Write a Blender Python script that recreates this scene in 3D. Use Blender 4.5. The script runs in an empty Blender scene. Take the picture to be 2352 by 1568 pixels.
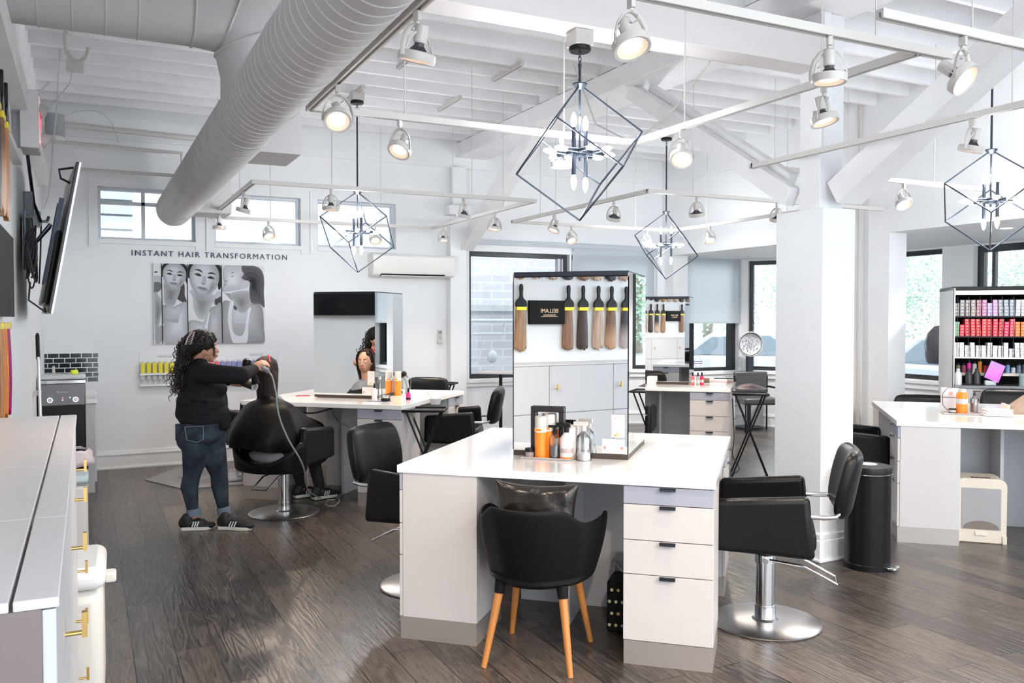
import bpy, bmesh, math, random
from mathutils import Vector, Matrix, Euler
PI = math.pi
random.seed(7)
C = bpy.context.scene.collection
scene = bpy.context.scene

# ---------------------------------------------------------------- camera
# world: x runs along the back wall to the right, y runs towards the back wall, z up
CAM_H = 1.65; FPX = 1983.5; PITCH = math.radians(1.507); YAW = math.radians(26.26)
cam_data = bpy.data.cameras.new('camera'); cam = bpy.data.objects.new('camera', cam_data); C.objects.link(cam)
cam.location = (0, 0, CAM_H); cam.rotation_euler = (PI/2 - PITCH, 0, -YAW)
cam_data.sensor_width = 36; cam_data.lens = FPX/2352*36; cam_data.clip_start = 0.05
scene.camera = cam
# ---------------------------------------------------------------- exposure, world
scene.view_settings.view_transform = 'Standard'; scene.view_settings.look = 'None'
scene.view_settings.gamma = 1; scene.view_settings.exposure = 1.4
scene.view_settings.use_curve_mapping = False
world = bpy.data.worlds.new('sky'); scene.world = world; world.use_nodes = True
wn = world.node_tree; wbg = wn.nodes['Background']
wbg.inputs[0].default_value = (0.86, 0.93, 1.0, 1); wbg.inputs[1].default_value = 1.7

# ---------------------------------------------------------------- measuring helpers
def ray(x, y):
    c = ((x-1176)/FPX, 1, -(y-784)/FPX)
    cp, sp = math.cos(PITCH), math.sin(PITCH)
    d = (c[0], cp*c[1]+sp*c[2], -sp*c[1]+cp*c[2])
    ca, sa = math.cos(YAW), math.sin(YAW)
    return Vector((ca*d[0]+sa*d[1], -sa*d[0]+ca*d[1], d[2]))
EYE = Vector((0, 0, CAM_H))
def pz(x, y, z=0): r = ray(x, y); return EYE + r*((z-CAM_H)/r.z)
def pv(x, y, v): r = ray(x, y); return EYE + r*(v/r.y)
def pu(x, y, u): r = ray(x, y); return EYE + r*(u/r.x)
def pd(x, y, d): return EYE + ray(x, y)*d
def ph(x, y, p):                      # height of pixel row y on the vertical line through p, seen at column x
    r = ray(x, y); n = Vector((p[0], p[1], 0)); return (EYE + r*(n.dot(n)/r.dot(n))).z
TB = math.radians(42.79)              # the work stations are turned by this much
BX = Vector((math.cos(TB), -math.sin(TB), 0)); BY = Vector((math.sin(TB), math.cos(TB), 0))

# ---------------------------------------------------------------- mesh builder
class MB:
    def __init__(s): s.v = []; s.f = []
    def add(s, vs, fs, M=None):
        n = len(s.v)
        s.v += [tuple(M @ Vector(p)) if M else tuple(p) for p in vs]
        s.f += [tuple(i+n for i in f) for f in fs]
        return s
    def box(s, x0, x1, y0, y1, z0, z1, M=None):
        vs = [(x, y, z) for z in (z0, z1) for y in (y0, y1) for x in (x0, x1)]
        return s.add(vs, [(0,2,3,1),(4,5,7,6),(0,1,5,4),(2,6,7,3),(0,4,6,2),(1,3,7,5)], M)
    def cyl(s, p0, p1, r0, r1=None, n=16, cap=True, M=None):
        r1 = r0 if r1 is None else r1
        p0 = Vector(p0); p1 = Vector(p1); a = (p1-p0).normalized()
        u = a.orthogonal().normalized(); w = a.cross(u); vs = []
        for p, r in ((p0, r0), (p1, r1)):
            for i in range(n):
                t = 2*PI*i/n; vs.append(p + (u*math.cos(t)+w*math.sin(t))*r)
        fs = [(i, (i+1)%n, n+(i+1)%n, n+i) for i in range(n)]
        if cap: fs += [tuple(range(n-1, -1, -1)), tuple(range(n, 2*n))]
        return s.add(vs, fs, M)
    def tube(s, pts, r, n=8, closed=False, M=None, flat=1.0):
        pts = [Vector(p) for p in pts]; m = len(pts); vs = []; prev = None
        for i, p in enumerate(pts):
            if closed: d = pts[(i+1)%m]-pts[i-1]
            else: d = pts[min(i+1, m-1)]-pts[max(i-1, 0)]
            if d.length < 1e-9: d = Vector((0,0,1))
            d.normalize()
            u = d.orthogonal() if prev is None else prev - d*prev.dot(d)
            if u.length < 1e-6: u = d.orthogonal()
            u.normalize(); prev = u; w = d.cross(u)
            rr = r[i] if isinstance(r, (list, tuple)) else r
            for k in range(n):
                t = 2*PI*k/n; vs.append(p + (u*math.cos(t)+w*math.sin(t)*flat)*rr)
        fs = []
        for i in range(m if closed else m-1):
            a = i*n; b = ((i+1)%m)*n
            fs += [(a+k, a+(k+1)%n, b+(k+1)%n, b+k) for k in range(n)]
        if not closed: fs += [tuple(range(n-1, -1, -1)), tuple(range((m-1)*n, m*n))]
        return s.add(vs, fs, M)
    def lathe(s, prof, n=24, M=None, a0=0, a1=2*PI):
        full = abs(a1-a0-2*PI) < 1e-6; k = n if full else n+1; vs = []
        for r, z in prof:
            for i in range(k):
                t = a0+(a1-a0)*i/n; vs.append((r*math.cos(t), r*math.sin(t), z))
        fs = []
        for j in range(len(prof)-1):
            for i in range(n):
                a = j*k+i; b = j*k+(i+1)%k; fs.append((a, b, b+k, a+k))
        if prof[0][0] > 1e-6 and prof[-1][0] > 1e-6 and len(prof) > 3:   # closed ring section
            b_ = (len(prof)-1)*k
            for i in range(n): fs.append((b_+i, b_+(i+1)%k, (i+1)%k, i))
        return s.add(vs, fs, M)
    def prism(s, poly, h, M=None):     # polygon in xy, extruded 0..h in z
        n = len(poly)
        vs = [(x, y, 0) for x, y in poly]+[(x, y, h) for x, y in poly]
        return s.add(vs, [tuple(range(n-1, -1, -1)), tuple(range(n, 2*n))]+[(i, (i+1)%n, n+(i+1)%n, n+i) for i in range(n)], M)
    def ball(s, c, r, n=16, m=10, R=None):
        if not isinstance(r, (list, tuple)): r = (r, r, r)
        vs = [(0,0,-1)]+[(math.cos(2*PI*i/n)*math.sin(PI*j/m), math.sin(2*PI*i/n)*math.sin(PI*j/m), -math.cos(PI*j/m)) for j in range(1, m) for i in range(n)]+[(0,0,1)]
        vs = [Vector((a*r[0], b*r[1], e*r[2])) for a, b, e in vs]
        if R: vs = [R @ p for p in vs]
        vs = [p+Vector(c) for p in vs]
        fs = [(0, 1+(i+1)%n, 1+i) for i in range(n)]
        for j in range(m-2):
            a = 1+j*n; fs += [(a+i, a+(i+1)%n, a+n+(i+1)%n, a+n+i) for i in range(n)]
        a = 1+(m-2)*n; fs += [(a+i, a+(i+1)%n, len(vs)-1) for i in range(n)]
        return s.add(vs, fs)
    def cap2(s, p0, p1, r0, r1=None):  # capsule
        r1 = r0 if r1 is None else r1
        s.cyl(p0, p1, r0, r1, 14); s.ball(p0, r0, 14, 8); s.ball(p1, r1, 14, 8); return s
    def grid(s, rows, M=None, thick=0, close=False):   # rows: list of lists of points
        m = len(rows); n = len(rows[0]); vs = [p for r in rows for p in r]
        fs = [(j*n+i, j*n+(i+1)%n, (j+1)*n+(i+1)%n, (j+1)*n+i) for j in range(m-1) for i in range(n if close else n-1)]
        return s.add(vs, fs, M)
    def loft(s, rings, cap=True):      # closed rings
        n = len(rings[0]); m = len(rings)
        s.grid(rings, close=True); b = len(s.v)-m*n
        if cap: s.f += [tuple(b+i for i in range(n-1, -1, -1)), tuple(b+(m-1)*n+i for i in range(n))]
        return s
    def build(s, name, mat, parent=None, smooth=True, bevel=0, seg=2, sub=0, solid=0, remesh=0, loc=None, rz=0, ang=38, sm=0):
        me = bpy.data.meshes.new(name); me.from_pydata(s.v, [], s.f); me.validate()
        me.materials.append(mat)
        if not remesh:
            bm = bmesh.new(); bm.from_mesh(me); bmesh.ops.recalc_face_normals(bm, faces=bm.faces); bm.to_mesh(me); bm.free()
        if smooth:
            me.polygons.foreach_set('use_smooth', [True]*len(me.polygons))
            if not remesh and not sub: me.set_sharp_from_angle(angle=math.radians(ang))
        o = bpy.data.objects.new(name, me); C.objects.link(o)
        if parent: o.parent = parent
        if loc is not None: o.location = loc
        o.rotation_euler.z = rz
        if solid: md = o.modifiers.new('thick', 'SOLIDIFY'); md.thickness = solid; md.offset = 0
        if remesh:
            md = o.modifiers.new('skin', 'REMESH'); md.mode = 'VOXEL'; md.voxel_size = remesh; md.use_smooth_shade = True
            if sm: md = o.modifiers.new('soft', 'SMOOTH'); md.iterations = sm; md.factor = .5
        if sub: md = o.modifiers.new('sub', 'SUBSURF'); md.levels = sub; md.render_levels = sub
        if bevel:
            md = o.modifiers.new('bevel', 'BEVEL'); md.width = bevel; md.segments = seg; md.limit_method = 'ANGLE'; md.angle_limit = math.radians(40)
        return o
def B(*a, **k): return MB().box(*a, **k)
def tag(o, label=None, cat=None, group=None, kind=None):
    if label: o['label'] = label
    if cat: o['category'] = cat
    if group: o['group'] = group
    if kind: o['kind'] = kind
    return o
def thing(name, label, cat, loc=(0,0,0), rz=0, group=None):
    o = bpy.data.objects.new(name, None); C.objects.link(o); o.empty_display_size = .1
    o.location = loc; o.rotation_euler = (0, 0, rz)
    return tag(o, label, cat, group)
def struct(o): o['kind'] = 'structure'; return o
def dup(root, loc=None, rz=None, label=None, group=None):
    def rec(o, par):
        c = o.copy(); C.objects.link(c); c.parent = par
        for ch in o.children: rec(ch, c)
        return c
    r = rec(root, root.parent)
    if loc is not None: r.location = loc
    if rz is not None: r.rotation_euler = (0, 0, rz)
    if label: r['label'] = label
    if group: r['group'] = group
    return r
def sm3(pts, n=5):                    # smooth 3-D path through the points
    pts = [Vector(p) for p in pts]; out = []; m = len(pts)
    for i in range(m-1):
        p0, p1, p2, p3 = pts[max(i-1,0)], pts[i], pts[i+1], pts[min(i+2,m-1)]
        for k in range(n):
            t = k/n; out.append(.5*(2*p1+(p2-p0)*t+(2*p0-5*p1+4*p2-p3)*t*t+(3*p1-p0-3*p2+p3)*t**3))
    return out+[pts[-1]]
def T(x=0, y=0, z=0): return Matrix.Translation((x, y, z))
def RX(a): return Matrix.Rotation(a, 4, 'X')
def RY(a): return Matrix.Rotation(a, 4, 'Y')
def RZ(a): return Matrix.Rotation(a, 4, 'Z')

# ---------------------------------------------------------------- materials
def mat(name, col, rough=.5, metal=0, bump=0, bscale=40, emit=0, ecol=None, coat=0, var=0, vscale=5, spec=.5, stretch=None, alpha=1):
    m = bpy.data.materials.new(name); m.use_nodes = True; n = m.node_tree; p = n.nodes['Principled BSDF']
    p.inputs['Base Color'].default_value = (*col, 1); p.inputs['Roughness'].default_value = rough
    p.inputs['Metallic'].default_value = metal; p.inputs['Specular IOR Level'].default_value = spec
    if coat: p.inputs['Coat Weight'].default_value = coat; p.inputs['Coat Roughness'].default_value = .1
    if emit: p.inputs['Emission Color'].default_value = (*(ecol or col), 1); p.inputs['Emission Strength'].default_value = emit
    if alpha < 1: p.inputs['Alpha'].default_value = alpha
    if bump or var:
        tc = n.nodes.new('ShaderNodeTexCoord'); mp = n.nodes.new('ShaderNodeMapping'); n.links.new(tc.outputs['Object'], mp.inputs[0])
        if stretch: mp.inputs['Scale'].default_value = stretch
    if bump:
        nz = n.nodes.new('ShaderNodeTexNoise'); nz.inputs['Scale'].default_value = bscale; nz.inputs['Detail'].default_value = 4
        n.links.new(mp.outputs[0], nz.inputs[0])
        b = n.nodes.new('ShaderNodeBump'); b.inputs['Strength'].default_value = bump; b.inputs['Distance'].default_value = .01
        n.links.new(nz.outputs[0], b.inputs['Height']); n.links.new(b.outputs[0], p.inputs['Normal'])
    if var:
        nz = n.nodes.new('ShaderNodeTexNoise'); nz.inputs['Scale'].default_value = vscale; nz.inputs['Detail'].default_value = 6
        n.links.new(mp.outputs[0], nz.inputs[0])
        r = n.nodes.new('ShaderNodeValToRGB'); r.color_ramp.elements[0].position = .3; r.color_ramp.elements[1].position = .7
        r.color_ramp.elements[0].color = (*[max(0, c*(1-var)) for c in col], 1); r.color_ramp.elements[1].color = (*[min(1, c*(1+var)) for c in col], 1)
        n.links.new(nz.outputs[0], r.inputs[0]); n.links.new(r.outputs[0], p.inputs['Base Color'])
    return m
def clear(name, col=(1,1,1), tint=.12, rough=.02):   # thin clear glass or plastic
    m = bpy.data.materials.new(name); m.use_nodes = True; n = m.node_tree; n.nodes.clear()
    o = n.nodes.new('ShaderNodeOutputMaterial'); mx = n.nodes.new('ShaderNodeMixShader'); t = n.nodes.new('ShaderNodeBsdfTransparent'); g = n.nodes.new('ShaderNodeBsdfGlossy')
    f = n.nodes.new('ShaderNodeFresnel'); f.inputs[0].default_value = 1.45; ad = n.nodes.new('ShaderNodeMath'); ad.inputs[1].default_value = tint; ad.use_clamp = True
    t.inputs[0].default_value = (*col, 1); g.inputs['Roughness'].default_value = rough
    n.links.new(f.outputs[0], ad.inputs[0]); n.links.new(ad.outputs[0], mx.inputs[0]); n.links.new(t.outputs[0], mx.inputs[1]); n.links.new(g.outputs[0], mx.inputs[2]); n.links.new(mx.outputs[0], o.inputs[0])
    return m
M = {}
M['wall'] = mat('white wall paint', (.82,.83,.84), .6, bump=.03, bscale=60)
M['ceil'] = mat('white ceiling paint', (.86,.865,.87), .6, bump=.15, bscale=8, stretch=(.3,2,2), var=.03, vscale=3)
M['timber'] = mat('white painted timber', (.83,.83,.84), .55, bump=.2, bscale=10, var=.04, vscale=4, stretch=(1,1,1))
M['white'] = mat('white laminate', (.61,.585,.58), .3)
M['top'] = mat('white quartz top', (.88,.88,.88), .12, coat=.3)
M['grey'] = mat('blue grey laminate', (.36,.38,.45), .3)
M['lgrey'] = mat('light grey laminate', (.56,.57,.6), .35)
M['black'] = mat('black plastic', (.008,.008,.009), .35, spec=.25)
M['blackmat'] = mat('black matte plastic', (.008,.008,.009), .6, spec=.15)
M['leather'] = mat('black leather', (.007,.007,.008), .33, bump=.08, bscale=90, spec=.2)
M['chrome'] = mat('chrome', (.75,.76,.78), .12, 1)
M['steel'] = mat('brushed steel', (.62,.62,.63), .3, 1, bump=.05, bscale=200, stretch=(1,40,1))
M['plinth'] = mat('brushed metal plinth', (.5,.46,.43), .35, .6, bump=.03, bscale=150)
M['mirror'] = mat('mirror glass', (.93,.95,.95), .0, 1)
M['metal'] = mat('dark graphite metal', (.06,.07,.09), .35, .8)
M['frame'] = mat('black window frame', (.02,.024,.03), .4)
M['enamel'] = mat('white enamel', (.6,.57,.54), .35)
M['fin'] = mat('grey heat sink', (.1,.1,.11), .45, .4)
M['duct'] = mat('painted duct', (.55,.54,.54), .55, var=.03, vscale=2)
M['brass'] = mat('brushed brass', (.62,.4,.14), .3, 1)
M['wood'] = mat('beech wood', (.5,.2,.05), .45, var=.12, vscale=12, stretch=(1,1,.15))
M['skin'] = mat('skin', (.5,.26,.17), .5, var=.06, vscale=20)
M['glass'] = clear('window glass', (.97,.99,.99), .02)
M['clear'] = clear('clear plastic', (.93,.95,.96), .14, .05)
M['lens'] = mat('lit lamp lens', (1,1,1), .4, emit=7, ecol=(1,.92,.84))
M['reflector'] = mat('lamp reflector', (.75,.55,.42), .35, emit=.06, ecol=(1,.75,.58))
M['bulb'] = mat('lit bulb', (1,1,1), .3, emit=16, ecol=(.92,.96,1))
M['wire'] = mat('grey wire', (.5,.5,.52), .5)
M['cable'] = mat('black cable', (.012,.012,.014), .5)
M['tile'] = None
def solidc(c, rough=.45, name=None, **k):
    key = ('c', tuple(c), rough)
    if key not in M: M[key] = mat(name or 'colour', tuple(c), rough, **k)
    return M[key]

def plank_floor():
    m = bpy.data.materials.new('dark oak planks'); m.use_nodes = True; n = m.node_tree; L = n.links; p = n.nodes['Principled BSDF']
    tc = n.nodes.new('ShaderNodeTexCoord'); mp = n.nodes.new('ShaderNodeMapping'); mp.inputs['Rotation'].default_value = (0,0,PI/2)
    L.new(tc.outputs['Object'], mp.inputs[0])
    br = n.nodes.new('ShaderNodeTexBrick'); br.inputs['Scale'].default_value = 1; br.inputs['Brick Width'].default_value = 1.35; br.inputs['Row Height'].default_value = .19
    br.inputs['Mortar Size'].default_value = .0032; br.inputs['Mortar Smooth'].default_value = .3; br.offset = .37; br.inputs['Bias'].default_value = 0
    br.inputs['Color1'].default_value = (0,0,0,1); br.inputs['Color2'].default_value = (1,1,1,1); br.inputs['Mortar'].default_value = (.5,.5,.5,1)
    L.new(mp.outputs[0], br.inputs[0])
    # grain: wavy rings, stretched along the plank, shifted from plank to plank
    sh = n.nodes.new('ShaderNodeVectorMath'); sh.operation = 'MULTIPLY_ADD'; sh.inputs[1].default_value = (1,1,1)
    sc = n.nodes.new('ShaderNodeVectorMath'); sc.operation = 'SCALE'; sc.inputs['Scale'].default_value = 7
    L.new(br.outputs['Color'], sc.inputs[0]); L.new(mp.outputs[0], sh.inputs[0]); L.new(sc.outputs[0], sh.inputs[2])
    m2 = n.nodes.new('ShaderNodeMapping'); m2.inputs['Scale'].default_value = (.55,5.5,1); L.new(sh.outputs[0], m2.inputs[0])
    nz = n.nodes.new('ShaderNodeTexNoise'); nz.inputs['Scale'].default_value = 2.2; nz.inputs['Detail'].default_value = 1.5; nz.inputs['Distortion'].default_value = .3; L.new(m2.outputs[0], nz.inputs[0])
    rg = n.nodes.new('ShaderNodeMath'); rg.operation = 'MULTIPLY'; rg.inputs[1].default_value = 58; L.new(nz.outputs[0], rg.inputs[0])
    sn = n.nodes.new('ShaderNodeMath'); sn.operation = 'SINE'; L.new(rg.outputs[0], sn.inputs[0])
    m3 = n.nodes.new('ShaderNodeMapping'); m3.inputs['Scale'].default_value = (3,60,1); L.new(sh.outputs[0], m3.inputs[0])
    fn = n.nodes.new('ShaderNodeTexNoise'); fn.inputs['Scale'].default_value = 3; fn.inputs['Detail'].default_value = 5; L.new(m3.outputs[0], fn.inputs[0])
    cr = n.nodes.new('ShaderNodeValToRGB'); e = cr.color_ramp.elements; e[0].position = .25; e[0].color = (.026,.023,.023,1); e[1].position = .75; e[1].color = (.105,.088,.078,1)
    L.new(fn.outputs[0], cr.inputs[0])
    tone = n.nodes.new('ShaderNodeMixRGB'); tone.blend_type = 'MULTIPLY'; tone.inputs[0].default_value = 1
    tr = n.nodes.new('ShaderNodeValToRGB'); e = tr.color_ramp.elements; e[0].color = (.5,.5,.53,1); e[1].color = (1.5,1.42,1.32,1)
    L.new(br.outputs['Color'], tr.inputs[0]); L.new(cr.outputs[0], tone.inputs[1]); L.new(tr.outputs[0], tone.inputs[2])
    g2 = n.nodes.new('ShaderNodeMixRGB'); g2.blend_type = 'MIX'; g2.inputs[2].default_value = (.19,.165,.15,1)
    ml = n.nodes.new('ShaderNodeMapRange'); ml.inputs[1].default_value = .35; ml.inputs[2].default_value = 1; ml.inputs[3].default_value = 0; ml.inputs[4].default_value = .3
    L.new(sn.outputs[0], ml.inputs[0]); L.new(ml.outputs[0], g2.inputs[0]); L.new(tone.outputs[0], g2.inputs[1])
    mo = n.nodes.new('ShaderNodeMixRGB'); mo.inputs[2].default_value = (.004,.004,.004,1); L.new(br.outputs['Fac'], mo.inputs[0]); L.new(g2.outputs[0], mo.inputs[1])
    L.new(mo.outputs[0], p.inputs['Base Color'])
    rr = n.nodes.new('ShaderNodeMapRange'); rr.inputs[3].default_value = .22; rr.inputs[4].default_value = .36; L.new(fn.outputs[0], rr.inputs[0]); L.new(rr.outputs[0], p.inputs['Roughness'])
    bp = n.nodes.new('ShaderNodeBump'); bp.inputs['Strength'].default_value = .12; bp.inputs['Distance'].default_value = .003
    L.new(sn.outputs[0], bp.inputs['Height']); L.new(bp.outputs[0], p.inputs['Normal'])
    return m
def brickmat(name, c1, c2, mortar, w, h, ms, rot=None, rough=.7, offset=.5):
    m = bpy.data.materials.new(name); m.use_nodes = True; n = m.node_tree; L = n.links; p = n.nodes['Principled BSDF']
    tc = n.nodes.new('ShaderNodeTexCoord'); mp = n.nodes.new('ShaderNodeMapping')
    if rot: mp.inputs['Rotation'].default_value = rot
    L.new(tc.outputs['Object'], mp.inputs[0]); br = n.nodes.new('ShaderNodeTexBrick'); L.new(mp.outputs[0], br.inputs[0]); br.offset = offset
    for k, v in (('Color1', (*c1,1)), ('Color2', (*c2,1)), ('Mortar', (*mortar,1)), ('Scale', 1), ('Brick Width', w), ('Row Height', h), ('Mortar Size', ms)): br.inputs[k].default_value = v
    L.new(br.outputs[0], p.inputs['Base Color']); p.inputs['Roughness'].default_value = rough
    return m
# ================================================================ the room
VB = 10.43; UR = 7.6; UL = -.4; ZC = 3.92; UO = 9.75
M['floor'] = plank_floor()
struct(B(UL-.2, UO+.3, -3.5, VB+.3, -.05, 0).build('floor', M['floor'], smooth=False))
def wall_cells(axis, pos, th, a0, a1, z0, z1, holes):
    """wall of boxes around rectangular openings; axis 'x': runs along x at y=pos..pos+th"""
    mb = MB(); xs = sorted({a0, a1, *[h[0] for h in holes], *[h[1] for h in holes]}); zs = sorted({z0, z1, *[h[2] for h in holes], *[h[3] for h in holes]})
    for i in range(len(xs)-1):
        for j in range(len(zs)-1):
            cx = (xs[i]+xs[i+1])/2; cz = (zs[j]+zs[j+1])/2
            if any(h[0] < cx < h[1] and h[2] < cz < h[3] for h in holes): continue
            if axis == 'x': mb.box(xs[i], xs[i+1], pos, pos+th, zs[j], zs[j+1])
            else: mb.box(pos, pos+th, xs[i], xs[i+1], zs[j], zs[j+1])
    return mb
ZS, ZT = .855, 2.54
CL = [(.13, 1.13), (1.335, 2.32), (2.52, 3.51)]           # clerestory openings in the back wall
WB = [(4.52, 6.04), (6.07, 7.45), (8.0, 9.06)]            # tall windows in the back wall
holes = [(a, b, 2.52, 3.09) for a, b in CL]+[(a, b, ZS, ZT) for a, b in WB]
struct(wall_cells('x', VB, .26, UL-.2, 9.12, 0, 4.3, holes).build('wall_back', M['wall'], smooth=False))
struct(B(UL-.2, UL, -3.5, VB, 0, 4.3).build('wall_left', M['wall'], smooth=False))
# right wall of the main room: pier, upper wall over the bay openings
struct(MB().box(UR, UR+.26, 6.42, 7.6, 0, 4.3).box(UR, UR+.26, 10.15, VB, 0, 4.3).box(UR, UR+.26, 7.6, 10.15, 2.56, 4.3).box(UR, UR+.26, -3.5, 6.42, 2.56, 4.3).build('wall_right', M['wall'], smooth=False))
struct(wall_cells('y', UO, .22, -3.5, 9.5, 0, 2.72, [(7.43, 8.7, ZS, ZT), (4.9, 7.0, ZS, ZT), (2.2, 4.6, ZS, ZT), (-.5, 1.9, ZS, ZT)]).build('wall_bay', M['wall'], smooth=False))
# slanted facet of the bay with its own window
fa = Vector((9.12, VB, 0)); fb = Vector((UO, 9.45, 0)); fl = (fb-fa).length; fang = math.atan2(fb.y-fa.y, fb.x-fa.x); MF = T(*fa) @ RZ(fang)
fm = MB()
for a in ((0,.09,0,2.56), (fl-.1,fl+.02,0,2.56), (.09,fl-.1,0,ZS), (.09,fl-.1,ZT-.001,2.56)): fm.box(a[0], a[1], 0, .2, a[2], a[3], M=MF)
struct(fm.build('wall_facet', M['wall'], smooth=False))
struct(B(UR+.26, UO+.22, -3.5, VB+.2, 2.56, 2.72).build('ceiling_bay', M['wall'], smooth=False))
# deck, joists
cg = struct(B(UL-.2, UR+.3, -.6, VB+.26, 4.2, 4.3).build('ceiling', M['ceil'], smooth=False))
JY = [10.22-.402*k for k in range(26)]
for y in JY:
    B(UL, UR, y-.022, y+.022, ZC, 4.2).build('joist', M['timber'], cg, smooth=False)
bl = MB()
for i, y in enumerate(JY[:-1]):                            # blocking between the joists over the long beam
    bl.box(4.36, 4.4, y-.38, y-.022, ZC+.02, 4.2)
bl.build('blocking', M['timber'], cg, smooth=False)
# long beam, cross girder, braces, doubled post
b1 = B(4.33, 4.78, 1.2, VB, 3.735, ZC).build('ceiling_beam', M['timber'], smooth=False, bevel=.006)
tag(b1, 'long white painted timber beam under the joists running to the back wall', 'beam')
g = B(UL, 4.6, 4.35, 4.56, 3.35, 3.64).build('cross_girder', mat('stained white timber', (.75,.71,.7), .55, bump=.25, bscale=12, var=.06, vscale=1.6, stretch=(.5,2,2)), smooth=False, bevel=.006)
tag(g, 'deep white painted girder across the room meeting the post top', 'beam')
pst = thing('timber_post', 'doubled white painted timber post standing on the boxed column', 'post', (4.52, 4.45, 2.38))
MB().box(-.035, .06, -.09, .1, 0, 1.355).build('post_timber', M['timber'], pst, smooth=False, bevel=.004)
MB().box(.075, .2, -.07, .12, 0, 1.355).build('post_timber', M['timber'], pst, smooth=False, bevel=.004)
B(-.036, -.004, -.092, -.02, .57, .69).build('notch', mat('bare weathered wood', (.4,.38,.4), .8, bump=.8, bscale=60, stretch=(4,4,.3)), pst, smooth=False)
def brace(name, y0, z0, y1, z1, x0, x1, w, label):
    d = Vector((0, y1-y0, z1-z0)); n = Vector((0, -d.z, d.y)).normalized()*(w/2); a = Vector((0,y0,z0)); b = Vector((0,y1,z1))
    vs = [(x, q.y, q.z) for x in (x0, x1) for q in (a-n, a+n, b+n, b-n)]
    o = MB().add(vs, [(0,1,2,3),(4,7,6,5),(0,4,5,1),(1,5,6,2),(2,6,7,3),(3,7,4,0)]).build(name, M['timber'], smooth=False, bevel=.005)
    tag(o, label, 'brace')
brace('diagonal_brace', 4.6, 2.505, 6.6, 3.713, 4.42, 4.52, .135, 'diagonal timber brace rising from the column away to the long beam')
brace('diagonal_brace', 4.3, 2.5, 2.3, 3.69, 4.53, 4.76, .17, 'diagonal timber brace rising from the column towards the viewer')
brace('diagonal_brace', VB-.1, 2.6, 8.33, 3.69, 4.34, 4.52, .16, 'diagonal timber brace rising from the back wall beside the air conditioner')
brace('diagonal_brace', 4.72, 2.64, 6.44, 3.69, 4.53, 4.62, .11, 'shaded inner timber of the brace rising from the column to the long beam')
# boxed column with baseboard
struct(B(4.455, 4.755, 4.3, 4.74, 0, 2.4).build('wall_column', M['wall'], smooth=False, bevel=.004))
struct(MB().box(4.43, 4.78, 4.275, 4.765, .01, .15).box(4.438, 4.772, 4.283, 4.757, .15, .19).box(4.42, 4.79, 4.265, 4.775, 0, .02).build('baseboard_column', M['wall'], smooth=False, bevel=.006))
# baseboards: tall board, cap moulding
def baseb(name, M0, L):
    mb = MB().box(0, L, -.02, 0, 0, .15, M=M0).box(0, L, -.028, 0, .15, .165, M=M0).box(0, L, -.014, 0, .165, .19, M=M0).box(0, L, -.034, 0, 0, .018, M=M0)
    return struct(mb.build(name, M['wall'], smooth=False))
baseb('baseboard_back', T(UL, VB, 0), 9.5)
baseb('baseboard_right', T(UR, 7.6, 0) @ RZ(-PI/2), 1.18)
baseb('baseboard_bay', T(UO, 9.45, 0) @ RZ(-PI/2), 9)
baseb('baseboard_facet', MF, fl)
# sills and ledge trims
struct(MB().box(4.4, 7.55, VB-.05, VB, ZS-.05, ZS-.005).box(4.4, 7.55, VB-.03, VB, ZS-.1, ZS-.05).box(7.9, 9.1, VB-.05, VB, ZS-.05, ZS-.005).box(7.9,9.1,VB-.03,VB,ZS-.12,ZS-.05).build('trim_1', M['wall'], smooth=False, bevel=.004))
struct(MB().box(UO-.05, UO, -3, 9.4, ZS-.05, ZS-.005).box(UO-.03, UO, -3, 9.4, ZS-.12, ZS-.05).build('trim_2', M['wall'], smooth=False, bevel=.004))
struct(MB().box(.05, fl-.05, -.05, 0, ZS-.05, ZS-.005, M=MF).box(.05, fl-.05, -.03, 0, ZS-.12, ZS-.05, M=MF).build('trim_3', M['wall'], smooth=False, bevel=.004))
struct(MB().box(UL, UR, VB-.03, VB, 3.60, 4.2).box(UR-.03, UR, -3.5, VB-.03, 3.6, 4.2).build('trim_4', M['wall'], smooth=False, bevel=.004))
struct(MB().box(4.2, 4.42, VB-.14, VB, 0, 2.9).box(4.16, 4.46, VB-.2, VB, 2.98, 3.1).box(4.24,4.44,VB-.1,VB,3.1,3.6).build('trim_5', M['wall'], smooth=False, bevel=.005))
struct(MB().box(7.48, 7.64, VB-.06, VB, ZS, 2.7).box(7.7, 7.86, VB-.1, VB, ZS-.1, 2.7).build('trim_6', M['wall'], smooth=False, bevel=.005))
# clerestory casing
cs = MB()
for a, b in CL:
    cs.box(a-.09, a, VB-.02, VB, 2.43, 3.18).box(b, b+.09, VB-.02, VB, 2.43, 3.18).box(a, b, VB-.02, VB, 3.09, 3.18).box(a-.0, b, VB-.03, VB, 2.47, 2.52)
struct(cs.build('trim_7', M['wall'], smooth=False))
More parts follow.
